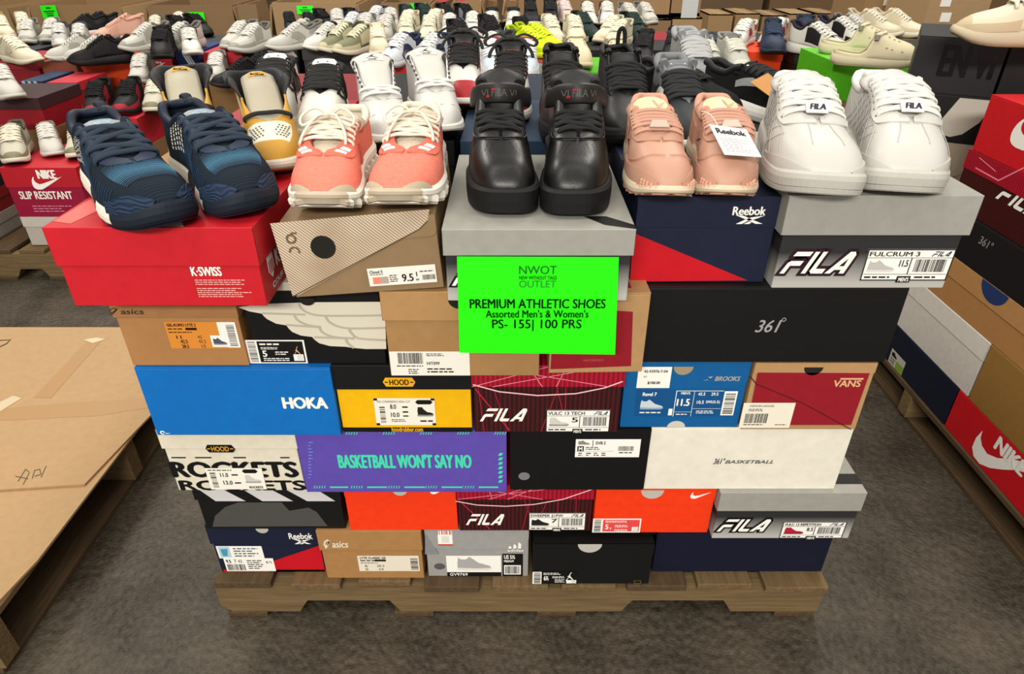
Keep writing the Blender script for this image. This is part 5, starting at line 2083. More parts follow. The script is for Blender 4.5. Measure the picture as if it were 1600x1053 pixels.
# grey collar, black vamp trainers
GB2 = dict(MID, L=.26, W=.086, tongue=.012)
for side, toe, lab_, gk in ((1, (1014, 206), 'black and grey padded trainer with white stripes, behind the pink sneakers', '#6f7275'), (-1, (1060, 170), 'light grey knit trainer with black lacing, behind the pink sneaker with the tag', '#8f9294')):
    up = lm('#1d2126', .6) if side == 1 else km('#85888a')
    root, L = row_shoe('sneaker', lab_, GB2, side, toe, 2, ZS, up, fm(gk), lm(gk, .6), mat('#14161a' if side == 1 else '#a3a5a5', .8), fm('#e0ddd6'), fm('#c9c6bf'), up_mats=[up, lm(gk, .6)],
                       zones=lambda s, f, sd: 1 if s < .42 and f > .45 else 0, laces='both', lace_w=.008, collar=.012)
    if side == 1:
        for k in range(3):
            m = MB()
            for sd in (-1, 1):
                patch(m, L, sd, lambda s: .06 + 1.6 * (s - .26 - .055 * k), lambda s: .20 + 1.6 * (s - .26 - .055 * k), .27 + .055 * k, .52 + .02 * k, 5, 2, .002, mat('#dedbd4', .5))
            m.build('side_stripe', root)
    tongue_mark(root, L, lambda d: d.fine(.15, .3, .85, .7, 1, WHITE), .70, .92, .3, lm(gk, .6))

# black runners with white sole
for side, toe, yaw, lab_ in ((1, (1134, 188), 40, 'black runner with white flower mark on its tongue, behind the pink sneakers'), (-1, (1180, 197), 42, 'black runner with grey tick and white sole, beside the big white sneaker')):
    root, L = row_shoe('running_shoe', lab_, dict(RUN, L=.255, W=.088, tongue=.012, top=[(0, .090), (.04, .091), (.12, .082), (.22, .078), (.32, .090), (.38, .092), (.5, .086), (.60, .077), (.7, .069), (.82, .061), (.93, .054), (1, .048)]), side, toe, yaw, ZS, km('#151515'), fm('#101010'), km('#161616'), mat('#121212', .85), fm('#dcdad4'), fm('#d4d1ca'), laces='both', lace_w=.006, collar=.011)
    for sd in (-1, 1):
        m = MB()
        patch(m, L, sd, lambda s: .25 + .9 * (s - .34), lambda s: .40 + 1.5 * (s - .34) if s < .5 else .64 - 1.6 * (s - .5), .34, .62, 8, 3, .002, mat('#8b8e90', .4))
        m.build('tick_mark', root)
    tongue_mark(root, L, lambda d: [d.poly([(.5 + .12 * math.cos(a) + .09 * math.cos(b), .5 + .16 * math.sin(a) + .12 * math.sin(b)) for b in [i * PI / 5 for i in range(10)]], WHITE, lift=.2 * q) for q, a in enumerate([2 * PI * k / 5 for k in range(5)])], .66, .92, .2, km('#161616'))

root = thing('hang_tag', 'tan kraft paper hang tag lying on the black runner', 'tag')
m = MB()
pt = [at_y(1172, 128, 1.29), at_y(1200, 114, 1.32), at_y(1228, 138, 1.28), at_y(1212, 157, 1.25)]
m.add(pt + [p - Vector((0, -.0008, .0008)) for p in pt], [(0, 1, 2, 3), (7, 6, 5, 4), (0, 4, 5, 1), (1, 5, 6, 2), (2, 6, 7, 3), (3, 7, 4, 0)], card('#b07c40'))
m.build('tag_card', root)

# ---------------------------------------------------------------- flat cardboard on the pallet beside
PL = pallet('low wooden pallet covered with flat cardboard', -2.16, -.945, .745, 1.80, .128, 'x', 8)
KC = card('#a98a64', .75)


def sheet(label, pts, z, t=.005, col=None):
    root = thing('cardboard_sheet', label, 'cardboard', (0, 0, 0), group='flat cardboard sheets')
    m = MB()
    lo = [Vector((p.x, p.y, z)) for p in pts]
    hi = [Vector((p.x, p.y, z + t)) for p in pts]
    m.poly(hi, col or KC)
    m.poly(lo, col or KC)
    n = len(pts)
    m.add(lo + hi, [(i, (i + 1) % n, n + (i + 1) % n, n + i) for i in range(n)], card('#a9865c', .8))
    m.build('sheet', root)
    return root


V = lambda *a: Vector((a[0], a[1], 0))
sA = sheet('large flat cardboard sheet directly on the low pallet, its long edge along the aisle', [V(-2.1, .72), V(-.965, .71), V(-.935, .9), V(-.930, 1.40), V(-.935, 1.805), V(-2.1, 1.805)], .1285)
q = [at_z(x, y, .140) for x, y in ((240, 643), (132, 756), (-120, 772), (-260, 530), (60, 527), (196, 524))]
sB = sheet('second cardboard sheet with tape strips lying on top of the larger one', [V(p.x, p.y) for p in q], .1345)
TP = mat('#a8845a', .25, 'gloss', .5)


def strip(root, pix, z, m_, name='tape_strip'):
    m = MB()
    P_ = [at_z(x, y, z) for x, y in pix]
    m.poly(P_, m_)
    m.build(name, root)


strip(sB, [(-20, 640), (120, 628), (238, 622), (240, 636), (150, 650), (-20, 658)], .1400, TP)
strip(sB, [(52, 621), (80, 621), (160, 530), (140, 529)], .1402, TP)
strip(sB, [(-40, 648), (20, 618), (34, 622), (-20, 655)], .1405, mat('#c7b596', .2, 'gloss', .6))
strip(sB, [(130, 531), (150, 527), (165, 530), (145, 536)], .1408, mat('#cdbb9c', .2, 'gloss', .6))
m = MB()
dd = Decal(lambda u, v, l: at_z(u, v, .1401 + .0002 * l) * 1.0, m)
dd.line([(-10, 546), (10, 537), (16, 531), (-10, 532)], 1.6, ink('#3d362e'))
for pts in ([(28, 752), (40, 733), (45, 737)], [(36, 757), (46, 738)], [(50, 748), (54, 735), (62, 733), (64, 741), (54, 744)], [(64, 746), (72, 728)], [(24, 744), (44, 748)]):
    dd.line(pts, 1.3, ink('#57493a'))
m.build('handwritten_text', sB)



# ---------------------------------------------------------------- pallet of boxes on the far side of the aisle
XF = 1.118
PR = pallet('wooden pallet across the aisle carrying the wall of boxes', XF - .006, 2.12, .85, 2.2, .098, 'x', 8)
SR = 'shoe boxes across the aisle'


def side_box(label, y0, y1, z0, z1, deep, style, c, c2=None, lh=.04, x=XF, **k):
    return Bx(label, x + deep / 2, (y0 + y1) / 2 - deep / 2, z0, z1 - z0 - .0006, deep, style, card(c, .5) if isinstance(c, str) else c, (card(c2, .5) if isinstance(c2, str) else c2), lh, rot=(0, 0, -PI / 2), w=y1 - y0, group=SR, **k)


b = side_box('bright red shoe box with large white tick, lowest across the aisle', 1.02, 1.362, .0985, .213, .22, 'long', '#c4121d')
d = b.decal()
up_ = lambda x, y: (b.uv(x, y)[0], b.uv(x, y)[1] + .026)
d.poly([up_(x, y) for x, y in ((1529, 686), (1519, 697), (1513, 711), (1515, 725), (1524, 737), (1540, 744), (1560, 747), (1580, 748), (1605, 755), (1632, 762), (1600, 738), (1575, 731), (1552, 729), (1536, 722), (1528, 709), (1526, 697))], WHITE)
ua, va = b.uv(1549, 704)
d.text('NIKE', ua, up_(1556, 723)[1], ua + .105, up_(1545, 683)[1], WHITE, bold=.05, shear=.12, lift=1)
b.done(d, 'logo')
b = side_box('long navy shoe box with green edged label, lowest across the aisle', 1.368, 1.705, .0985, .213, .22, 'long', '#10162a')
b.sticker((1384, 548, 1413, 600), lambda S: (S.rect(.5, 0, 1, .55, ink('#7d9a3a')), S.shoe(.1, .6, .45, .9, BLACK, BLACK), S.fine(.1, .1, .45, .5, 3)), ink('#b8b5aa'))
b = side_box('olive tan shoe box across the aisle beside the long white one', 1.00, 1.325, .2135, .368, .30, 'long', '#8f6a35')
b = side_box('long white shoe box across the aisle above the navy one', 1.331, 1.69, .2135, .368, .30, 'lid', '#cfcbc4', '#d5d1ca', .05, inset=.002)
b = side_box('tan lidded shoe box with blue half-round notch across the aisle', 1.10, 1.625, .3685, .488, .30, 'lid', '#a87a4a', '#b08352', .050, inset=.002)
b.notch((1536, 1590, 434), ink('#1f3564'), 'lid', ry=.8)
b = side_box('black shoe box with grey numerals across the aisle above the tan one', 1.10, 1.61, .4885, .598, .30, 'long', '#151517')
b.text('361°', (1528, 372, 1554, 388), ink('#8a8a8d'), bold=.01, shear=.2)
b = side_box('dark red ribbed shoe box with bright red lid across the aisle', 1.20, 1.640, .5985, .738, .32, 'lid', DRED, LRED, .045, inset=.002)
d = b.decal(); fila_mark(d, *b.bb(1553, 300, 1640, 332), WHITE, 1); b.done(d, 'logo')
d = b.decal('lid'); d.line([b.uv(1524, 262, 'lid'), b.uv(1560, 282, 'lid'), b.uv(1600, 262, 'lid')], .003, RAY); d.line([b.uv(1530, 246, 'lid'), b.uv(1556, 268, 'lid')], .002, RAY); b.done(d, 'light_marking')
b = side_box('red shoe box with big white curved tick, top of the wall across the aisle', 1.24, 1.628, .7385, .868, .32, 'long', '#c8141f')
d = b.decal(); d.swoosh(*b.bb(1574, 198, 1700, 252), WHITE); b.done(d, 'logo')
# boxes turned to face the camera at the far end of that wall
TH = R(-28)
UX, UB = Vector((math.cos(TH), math.sin(TH), 0)), Vector((-math.sin(TH), math.cos(TH), 0))
C0 = Vector((1.153, 1.8525, 0)) + UB * .15


def turned(label, k, z0, h, style, c, c2=None, lh=.04, w=.20, fr=.012):
    p = C0 + UX * k
    return Bx(label, p.x, p.y - .15, z0, h, .30, style, card(c, .5), card(c2, .5) if c2 else None, lh, fr, rot=(0, 0, TH), w=w, group=SR)


b = turned('grey tan shoe box with rounded flap, under the black one with the white shape', 0, .580, .1195, 'flap', '#9a8f7c', '#a59a86', .09, .198, .03)
b = turned('black shoe box with large off-white slanting shape, across the aisle', 0, .700, .1215, 'long', '#101010')
b.ppoly([(1500, 153), (1558, 158), (1530, 192), (1503, 210), (1484, 214), (1455, 205)], ink('#c2bdb0'), name='white_shape')
b = turned('matte black shoe box with gloss black capitals, under the cream translucent trainer', 0, .822, .138, 'long', '#202022')
b.text('EN VI', (1468, 72, 1558, 122), mat('#030303', .3, 'plain', .3), bold=.03)
b = turned('second matte black shoe box at the edge of view beside the gloss lettered one', .226, .822, .138, 'long', '#111111', None, .04, .24)
turned('black shoe box under the matte one at the edge of view', .226, .700, .1215, 'long', '#101010', None, .04, .24)
hb = None
for k in range(5):
    for j in range(2):
        if k == 4 and j == 0:
            continue
        lab_ = 'plain shoe box low in the far end of the wall across the aisle'
        if hb is None:
            m = MB(); hb = thing('shoe_box', lab_, 'box', group='hidden boxes across the aisle')
            m.box(-.098, .098, -.148, .148, 0, .115, card('#6d5638')); m.build('box_body', hb)
            m = MB(); m.box(-.0995, .0995, -.15, .15, .08, .1185, card('#6d5638')); m.build('lid', hb)
            q0 = hb
        else:
            q0 = dup(hb, (0, 0, 0))
        q0.location = C0 + UX * (.21 * j) + Vector((0, 0, .0985 + .1203 * k))
        q0.rotation_euler = (0, 0, TH)

# ---------------------------------------------------------------- prototypes for the shoes further back
PM = {n: bpy.data.materials.new('slot_' + n) for n in ('up', 'acc', 'ton', 'lace', 'mid', 'out', 'lin')}
PROTO = {}


def make_proto(kind, side):
    P_ = {'low': dict(LOW, L=.28, W=.096, tongue=.018), 'run': dict(RUN, L=.28, W=.094, tongue=.018), 'mid': dict(MID, L=.28, W=.096, tongue=.02), 'clog': CLOG}[kind]
    z = {'low': lambda s, f, sd: 1 if (s < .22 and f > .35) else 0, 'run': lambda s, f, sd: 1 if (.30 < s < .56 and .15 < f < .62) or s > .90 else 0,
         'mid': lambda s, f, sd: 1 if (s > .86 or (s < .45 and f > .62) or (.45 < s < .62 and f < .45)) else 0, 'clog': lambda s, f, sd: 0}[kind]
    root, L = shoe_base('sneaker', 'shoe', P_, side, PM['up'], PM['lin'], PM['ton'], PM['lace'], PM['mid'], PM['out'], (26, 8), zones=z, up_mats=[PM['up'], PM['acc']], laces='both' if kind != 'clog' else None, lace_w=.007,
                        collar=.010 if kind != 'clog' else 0)
    if kind == 'low':
        for sd in (-1, 1):
            for k in range(3):
                m = MB()
                patch(m, L, sd, lambda s: .08 + 1.7 * (s - .30 - .06 * k), lambda s: .22 + 1.7 * (s - .30 - .06 * k), .31 + .06 * k, .55 + .02 * k, 4, 2, .002, PM['acc'], edge=False)
                m.build('side_stripe', root)
    elif kind == 'run':
        for sd in (-1, 1):
            m = MB()
            patch(m, L, sd, lambda s: .05, lambda s: .28 + .3 * max(0, s - .7), .60, .985, 8, 3, .002, PM['acc'])
            m.build('toe_panel', root, smooth=True)
    elif kind == 'mid':
        for sd in (-1, 1):
            m = MB()
            patch(m, L, sd, lambda s: .62, lambda s: .99, .36, .62, 6, 3, .0022, PM['acc'])
            m.build('eyestay', root, smooth=True)
    else:
        root.name = 'clog'
        m = MB()
        ss = [(.46, .62, -1), (.50, .78, -1), (.535, .90, -1), (.55, .99, -1), (.55, .99, 1), (.535, .90, 1), (.50, .78, 1), (.46, .62, 1)]
        m.sweep([L.S(*q, .004) for q in ss], .015, .005, [L.nrm(*q) for q in ss], PM['up'], n=6)
        m.build('heel_strap', root, smooth=True)
        for sd in (-1, 1):
            m = MB()
            c = L.S(.46, .60, sd, .006)
            m.lathe([(0, .008), (.009, .008), (.009, -.008), (0, -.008)], 10, c, PM['acc'])
            m.build('strap_rivet', root)
        m = MB()
        for k in range(12):
            sd = 1 if k % 2 else -1
            s, f = .60 + .06 * (k // 2 % 4), .80 if k < 6 else .35
            c = L.S(s, f, sd, .0008)
            m.lathe([(.004, 0), (0, .0006)], 8, c, mat('#6f6a5c', .8))
        m.build('vent_holes', root)
    PROTO[(kind, side)] = (root, L)


for kd in ('low', 'run', 'mid', 'clog'):
    for sd in (1, -1):
        make_proto(kd, sd)
_name = {'low': 'sneaker', 'run': 'running_shoe', 'mid': 'mid_top_sneaker', 'clog': 'clog'}


def put(kind, side, toe, z, yaw, ln, cols, label, group, cat='shoe', name=None):
    root, L = PROTO[(kind, side)]
    c = dict(zip(('up', 'acc', 'ton', 'lace', 'mid', 'out', 'lin'), cols))
    sw = {}
    for k, v in c.items():
        sw[PM[k]] = (mat(v, .6, 'leather', .22) if k in ('up', 'acc') else fm(v) if k in ('mid', 'out') else mat(v, .8, 'plain', .2)) if isinstance(v, str) else v
    r = dup(root, (0, 0, 0), label=label, group=group, scale=(ln / .28,) * 3, swap=sw)
    r.name = name or _name[kind]
    k = ln / .28
    p = at_z(toe[0], toe[1], z + L.bot(1) * k + .002)
    yw = R(yaw)
    r.location = Vector((p.x - math.sin(yw) * L.L / 2 * k, p.y + math.cos(yw) * L.L / 2 * k, z + .0006))
    r.rotation_euler = (0, 0, yw)
    STOOD.append([r, Vector((math.sin(yw), -math.cos(yw), 0)), L.L * k, L.W * 1.14 * k, z, 1.0])
    return r


# colours: upper, panels, tongue, laces, midsole, outsole, lining
C = dict(
    white=('#bdbab2', '#9a978e', '#a9a69e', '#c9c6bf', '#c3c0b8', '#a9a59b', '#6f6c66'), cream=('#d6cdb4', '#c9bfa4', '#cfc6ac', '#ded6c0', '#d9d0ba', '#c6bb9f', '#b9ad92'),
    silver=('#b7b2a2', '#7d775f', '#a8a390', '#cfc9b6', '#d2ccbb', '#38342c', '#5a564a'), blackred=('#0d0d0f', '#8e1c2a', '#101012', '#0c0c0e', '#0e0e12', '#8e1c2a', '#0a0a0b'),
    greywhite=('#a9a9a6', '#d0cec8', '#55555a', '#c9c8c3', '#d6d4cd', '#b9b6ae', '#3c3c3f'), black=('#0e0e0f', '#19191a', '#0c0c0d', '#0a0a0b', '#101011', '#0b0b0b', '#080808'),
    blackw=('#18191b', '#2a2b2e', '#141517', '#1a1a1c', '#d8d5cd', '#c5c2ba', '#101011'), pink=('#d9aa95', '#cf9d88', '#d3a28d', '#d9b3a1', '#d3a895', '#c79783', '#c29480'),
    olive=('#77765a', '#b9b394', '#8b8968', '#cfc9ae', '#d3ccb4', '#26252a', '#5d5c46'), whiteblk=('#d5d2ca', '#1d1f26', '#1c1d22', '#d0cdc6', '#d8d5cd', '#b9b6ae', '#1e1e22'),
    grnwhite=('#d3cdb6', '#1e4a3a', '#d6cfb6', '#d9d2bb', '#27503f', '#1d4232', '#b9b298'), burg=('#d4d0ca', '#4c1620', '#cfcbc5', '#d6d2cc', '#d8d4cd', '#4a1720', '#4a1720'),
    peach=('#d8b47c', '#d68c4e', '#d9b88a', '#e0c293', '#cfc6ae', '#c9bfa6', '#c08a50'), navyw=('#c6c9cf', '#2b3450', '#3a4260', '#d0d0d0', '#c9c9cc', '#b9b9bc', '#2a3048'),
    ltblue=('#b8c3cd', '#cfd2d4', '#c7cbd0', '#dcdcda', '#d5d8da', '#b4bcc4', '#a0303f'), brown=('#7a5d3e', '#6b4f33', '#80643f', '#6a4d30', '#b59a70', '#2a2119', '#5a4028'),
    pinkw=('#d8b9b6', '#d9d3cc', '#d3b0ad', '#dbc6c2', '#d8d0c6', '#8a5a40', '#c9a5a2'), lime=('#cfe617', '#b6cf10', '#c4dc14', '#d6ee30', '#c9e018', '#a9be12', '#9fb50f'),
    green=('#1c2b28', '#243833', '#1a2523', '#223530', '#1d2826', '#15201e', '#121a19'), dunk=('#a9a99f', '#bdbcb0', '#6f6c68', '#c6c5b9', '#cfcdbf', '#c3c1b2', '#8a8984'),
    navy=('#27344a', '#202b3e', '#1f2a3c', '#2b384e', '#1d2736', '#18202d', '#1a2331'), jordw=('#cfccc4', '#1a1a1c', '#1d1b22', '#d3d0c8', '#d8d5cd', '#17171a', '#2a2433'), whitered=('#d6d3cc', '#b02a3a', '#d2cfc8', '#d9d6cf', '#d8d5cd', '#b23848', '#b9b6ae'),
    camo=('#20242c', '#8b8f94', '#1a1d24', '#14161b', '#2a2d35', '#c9c7c0', '#12141a'))
CL = ('#cfc6a6', '#8f8a7c', '#cfc6a6', '#cfc6a6', '#cbc2a2', '#bdb393', '#b8ae8e')
LP, CP, RP = 'shoes on the pallets at the far left', 'shoes on the middle rear pallets', 'shoes on the rear pallets across the aisle'

T = [
    # kind, colour, toes [(x,y)...], z, yaw, length, text with {} for the member, members, group
    ('run', 'silver', [(34, 252), (112, 246)], .442, 22, .27, '{} silver running shoe on the red slip resistant box', ('outer', 'inner'), LP),
    ('low', 'white', [(77, 243)], .442, 30, .24, '{} white shoe between the two silver running shoes', ('single',), LP),
    ('run', 'blackred', [(140, 180), (192, 177)], .537, 10, .27, '{} black and dark red trainer on the red and white striped box', ('outer', 'inner'), LP),
    ('low', 'white', [(20, 152)], .621, 38, .27, '{} plain off-white shoe on the dark red box with black lid', ('single',), LP),
    ('run', 'silver', [(230, 174)], .537, 6, .27, '{} grey knit runner standing beside the black and red trainers', ('single',), LP),
    ('low', 'black', [(322, 128), (352, 124)], .60, -55, .26, '{} black suede shoe behind the mustard high-tops', ('nearer', 'farther'), LP),
    ('run', 'white', [(262, 128), (298, 126)], .60, 8, .26, '{} white runner below the navy striped box, behind the navy shoes', ('first', 'second'), LP),
    ('low', 'cream', [(58, 93), (26, 88)], .64, 62, .27, '{} cream sneaker with blue tag on the dark red rear box', ('nearer', 'farther'), LP),
    ('low', 'white', [(70, 92), (98, 94)], .64, -62, .27, '{} of two white plimsolls side on above the brown patterned box', ('outer', 'inner'), LP),
    ('run', 'black', [(130, 97)], .64, -68, .29, '{} black trainer with grey tick side on above the orange rear box', ('single',), LP),
    ('run', 'white', [(205, 80), (238, 76)], .70, -38, .27, '{} white chunky runner with tan tag above the red rear box', ('first', 'second'), LP),
    ('mid', 'black', [(278, 82)], .70, 12, .27, '{} black striped mid-top above the navy rear box', ('single',), LP),
    ('low', 'whiteblk', [(306, 80)], .70, 20, .25, '{} white shoe with loose laces next to the navy rear box', ('single',), LP),
    ('run', 'white', [(336, 82), (364, 80)], .70, -22, .27, '{} white grey runner on the red rear box with half-round notch', ('first', 'second'), LP),
    ('low', 'white', [(400, 77), (430, 75)], .70, -48, .27, '{} white court shoe on the black box with pale slanting bars', ('first', 'second'), LP),
    ('low', 'whiteblk', [(480, 72)], .70, -42, .27, '{} white shoe with three black stripes on the dark grey box', ('single',), LP),
    ('run', 'olive', [(504, 72), (530, 71)], .70, -38, .28, '{} olive suede runner on the end of the dark grey box', ('first', 'second'), LP),
    ('mid', 'pink', [(126, 60), (150, 58)], .64, -70, .29, '{} pale pink high-top under the cardboard bin with the green sign', ('nearer', 'farther'), LP),
    ('low', 'blackw', [(88, 52), (112, 50)], .64, -60, .28, '{} black shoe with white sole behind the white runners, far left', ('outer', 'inner'), LP),
    ('run', 'white', [(44, 66), (76, 64)], .64, 15, .27, '{} white chunky trainer in the heap at the far left', ('outer', 'inner'), LP),
    ('run', 'cream', [(14, 58), (40, 52)], .64, 35, .27, '{} cream trainer with loose laces at the far left edge', ('outer', 'inner'), LP),
    ('run', 'greywhite', [(100, 70), (124, 70)], .64, 20, .26, '{} grey white trainer right behind the black tick trainer', ('outer', 'inner'), LP),
    ('run', 'black', [(300, 56), (322, 54)], .64, 50, .27, '{} round black shoe under the second green bin sign', ('outer', 'inner'), LP),
    ('run', 'silver', [(252, 56), (276, 50)], .64, 15, .26, '{} grey trainer in the heap beside the pink high-tops', ('outer', 'inner'), LP),
    ('run', 'camo', [(466, 52), (486, 54)], .64, 20, .27, '{} dark patterned trainer in the heap behind the white striped shoe', ('outer', 'inner'), LP),
    ('low', 'navy', [(506, 48), (526, 48)], .64, -30, .27, '{} dark navy trainer in the heap behind the olive runners', ('outer', 'inner'), LP),
    ('mid', 'black', [(544, 44), (562, 46)], .64, 40, .26, '{} black trainer beside the red one in the heap', ('first', 'second'), LP),
    ('low', 'navyw', [(575, 56), (584, 46)], .72, -20, .26, '{} navy and white shoe next to the white court pair', ('nearer', 'farther'), CP),
    ('low', 'white', [(600, 61), (617, 61)], .72, -4, .27, '{} clean white court shoe above the blue rear box', ('first', 'second'), CP),
    ('low', 'grnwhite', [(634, 62), (654, 62)], .72, 0, .26, '{} cream shoe with dark green foxing on the blue rear box', ('first', 'second'), CP),
    ('low', 'burg', [(676, 58), (702, 57)], .72, 0, .26, '{} white shoe with burgundy sole above the dark burgundy box', ('first', 'second'), CP),
    ('mid', 'whiteblk', [(724, 54), (741, 53)], .72, 0, .27, '{} white and black mid-top behind the white burgundy pair', ('first', 'second'), CP),
    ('run', 'camo', [(690, 42), (716, 42)], .72, 30, .26, '{} black and white trainer under the red plastic bag', ('first', 'second'), CP),
    ('mid', 'cream', [(594, 84)], .72, 10, .26, '{} orange topped cream knit boot beside the dark grey box', ('single',), CP),
    ('low', 'navyw', [(602, 102), (635, 100)], .72, -28, .27, '{} silver and navy striped shoe on the upside-down red box', ('first', 'second'), CP),
    ('run', 'greywhite', [(722, 99)], .72, -48, .28, '{} mid grey runner with pale sole, side on behind the red white shoes', ('single',), CP),
    ('run', 'ltblue', [(772, 121), (824, 122)], .72, 2, .28, '{} pale blue and white basketball shoe with red tongue badge', ('first', 'second'), CP),
    ('run', 'black', [(792, 84), (812, 70)], .72, 10, .26, '{} black shoe between the pale blue basketball shoes', ('nearer', 'farther'), CP),
    ('run', 'green', [(660, 46), (674, 40)], .72, 25, .26, '{} dark shoe in the heap left of the red plastic bag', ('nearer', 'farther'), CP),
    ('low', 'white', [(590, 50), (612, 48)], .72, 12, .26, '{} white shoe in the second line behind the clean court pair', ('first', 'second'), CP),
    ('low', 'cream', [(640, 50), (662, 51)], .72, -12, .26, '{} cream shoe in the second line behind the dark green foxing', ('first', 'second'), CP),
    ('run', 'blackw', [(752, 62), (742, 76)], .72, 25, .27, '{} black trainer in the gap behind the mid grey runner', ('farther', 'nearer'), CP),
    ('mid', 'brown', [(774, 34), (802, 34)], .72, -2, .28, '{} brown leather boot with tan sole on the far black box', ('first', 'second'), CP),
    ('mid', 'blackw', [(840, 37), (867, 36)], .72, 2, .28, '{} black high-top with white rand on the far black box', ('first', 'second'), CP),
    ('low', 'pinkw', [(914, 33)], .72, 10, .26, '{} pale pink shoe next to the white pair with gum soles', ('single',), CP),
    ('low', 'burg', [(934, 37), (957, 36)], .72, 2, .27, '{} off-white shoe with brown gum sole at the far rear', ('first', 'second'), CP),
    ('run', 'white', [(974, 37), (992, 38)], .72, 20, .26, '{} white runner beside the cartons at the far rear', ('first', 'second'), CP),
    ('run', 'lime', [(858, 84), (880, 80)], .72, 55, .27, '{} bright lime yellow shoe behind the black high-tops', ('nearer', 'farther'), CP),
    ('run', 'cream', [(878, 66), (905, 66)], .72, 10, .27, '{} cream knit trainer just behind the lime shoes', ('first', 'second'), CP),
    ('run', 'cream', [(928, 70), (944, 64)], .72, -30, .26, '{} beige strappy trainer with dark tag behind the cream clogs', ('nearer', 'farther'), CP),
    ('clog', CL, [(905, 104), (968, 108)], .745, 0, .27, '{} cream foam clog on the bright green box behind the black high-tops', ('half hidden', 'nearer'), CP),
    ('run', 'green', [(962, 60), (986, 62)], .72, 20, .27, '{} dark green black trainer behind the cream clogs', ('first', 'second'), CP),
    ('mid', 'blackw', [(1000, 104), (1048, 98)], .72, -14, .28, '{} black trainer with looping laces and white streaks', ('first', 'second'), CP),
    ('mid', 'dunk', [(1123, 114), (1164, 112)], .72, 6, .28, '{} light grey leather skate shoe with label tongue', ('first', 'second'), CP),
    ('low', 'whitered', [(1168, 72), (1188, 68)], .72, -35, .26, '{} white shoe with red sole next to the navy high-tops', ('first', 'second'), RP),
    ('mid', 'navy', [(1218, 80), (1252, 72)], .72, -12, .29, '{} navy suede high-top on the orange rear box', ('nearer', 'farther'), RP),
    ('run', 'jordw', [(1322, 86)], .72, 38, .31, '{} white and black basketball shoe on the black rear box', ('nearer',), RP),
    ('run', 'jordw', [(1362, 72)], .72, 38, .30, '{} white and black basketball shoe close behind its twin', ('farther',), RP),
    ('run', 'white', [(1376, 62)], .72, 35, .27, '{} zebra laced white trainer behind the green rear box', ('single',), RP),
    ('run', 'cream', [(1412, 54), (1447, 54)], .72, 48, .29, '{} off-white chunky trainer by the cartons behind the green rear box', ('first', 'second'), RP),
    ('clog', CL, [(1436, 98)], .785, 66, .28, '{} cream foam clog side on upon the green rear box', ('nearer',), RP),
    ('clog', CL, [(1405, 80)], .785, 66, .28, '{} cream foam clog peeping out behind its twin on the green rear box', ('farther',), RP),
]
used_cells = []
SHOES = []
for kind, col, toes, z, yaw, ln, txt, mem, grp in T:
    cols = C[col] if isinstance(col, str) else col
    for i, toe in enumerate(toes):
        SHOES.append(put(kind, 1 if i == 0 else -1, toe, z, yaw, ln, cols, txt.format(mem[i]), grp, 'shoe'))
r = put('run', 1, (1484, 51), .9605, -110, .32, ('#d2cab2', '#bfae8e', '#d0c8b0', '#d6cfba', '#c2b59a', '#a08c6c', '#c0b698'), 'big cream translucent trainer on the matte black box with gloss capitals', RP)
for (k, s), (ro, L_) in list(PROTO.items()):
    for ch in list(ro.children):
        bpy.data.objects.remove(ch, do_unlink=True)
    bpy.data.objects.remove(ro, do_unlink=True)

# red plastic bag on the heap
m = MB()
c = at_z(707, 36, .72)
root = thing('plastic_bag', 'red printed garment sealed in a clear plastic bag lying on the rear shoes', 'bag', (c.x, c.y, .895))
rows = []
for i in range(9):
    row = []
    for j in range(13):
        u, v = j / 12 - .5, i / 8 - .5
        t = (1 - (2 * abs(u)) ** 3) * (1 - (2 * abs(v)) ** 3)
        row.append(Vector((u * .36, v * .22 + .01 * math.sin(7 * u), .012 + .06 * t + .008 * math.sin(19 * u + 11 * v) + (.05 * (v + .5)))))
    rows.append(row)
m.grid(rows, mat('#b03a44', .25, 'gloss', .6))
m.grid([[Vector((p.x, p.y, p.z - .03 - .03 * (1 - (2 * abs(p.x / .36)) ** 3))) for p in r_] for r_ in rows], mat('#b03a44', .25, 'gloss', .6))
m.build('bag_film', root, smooth=True)
m = MB()
for k in range(5):
    a = rows[2 + k][2 + 2 * k % 9]
    m.sweep([a + Vector((-.03, -.002, .004)), a + Vector((0, 0, .008)), a + Vector((.04, .004, .004))], .008, .002, (0, 0, 1), mat('#d9c4c2', .3))
m.build('pale_print', root, smooth=True)

# ---------------------------------------------------------------- boxes that show between the rear shoes
BB = []
TOPS = []


def back_box(label, x0, x1, y_px, z, h, deep, style, c, c2=None, lh=.04, group='shoe boxes on the rear pallets', **k):
    a, b_ = at_z(x0, y_px, z), at_z(x1, y_px, z)
    y = (a.y + b_.y) / 2
    bx = Bx(label, (a.x + b_.x) / 2, y, z - h, h - .0006, deep, style, card(c, .5), card(c2, .5) if c2 else None, lh, w=abs(b_.x - a.x) - .016, group=group, **k)
    BB.append((min(a.x, b_.x), max(a.x, b_.x), y, y + deep, z - h))
    TOPS.append(z)
    return bx


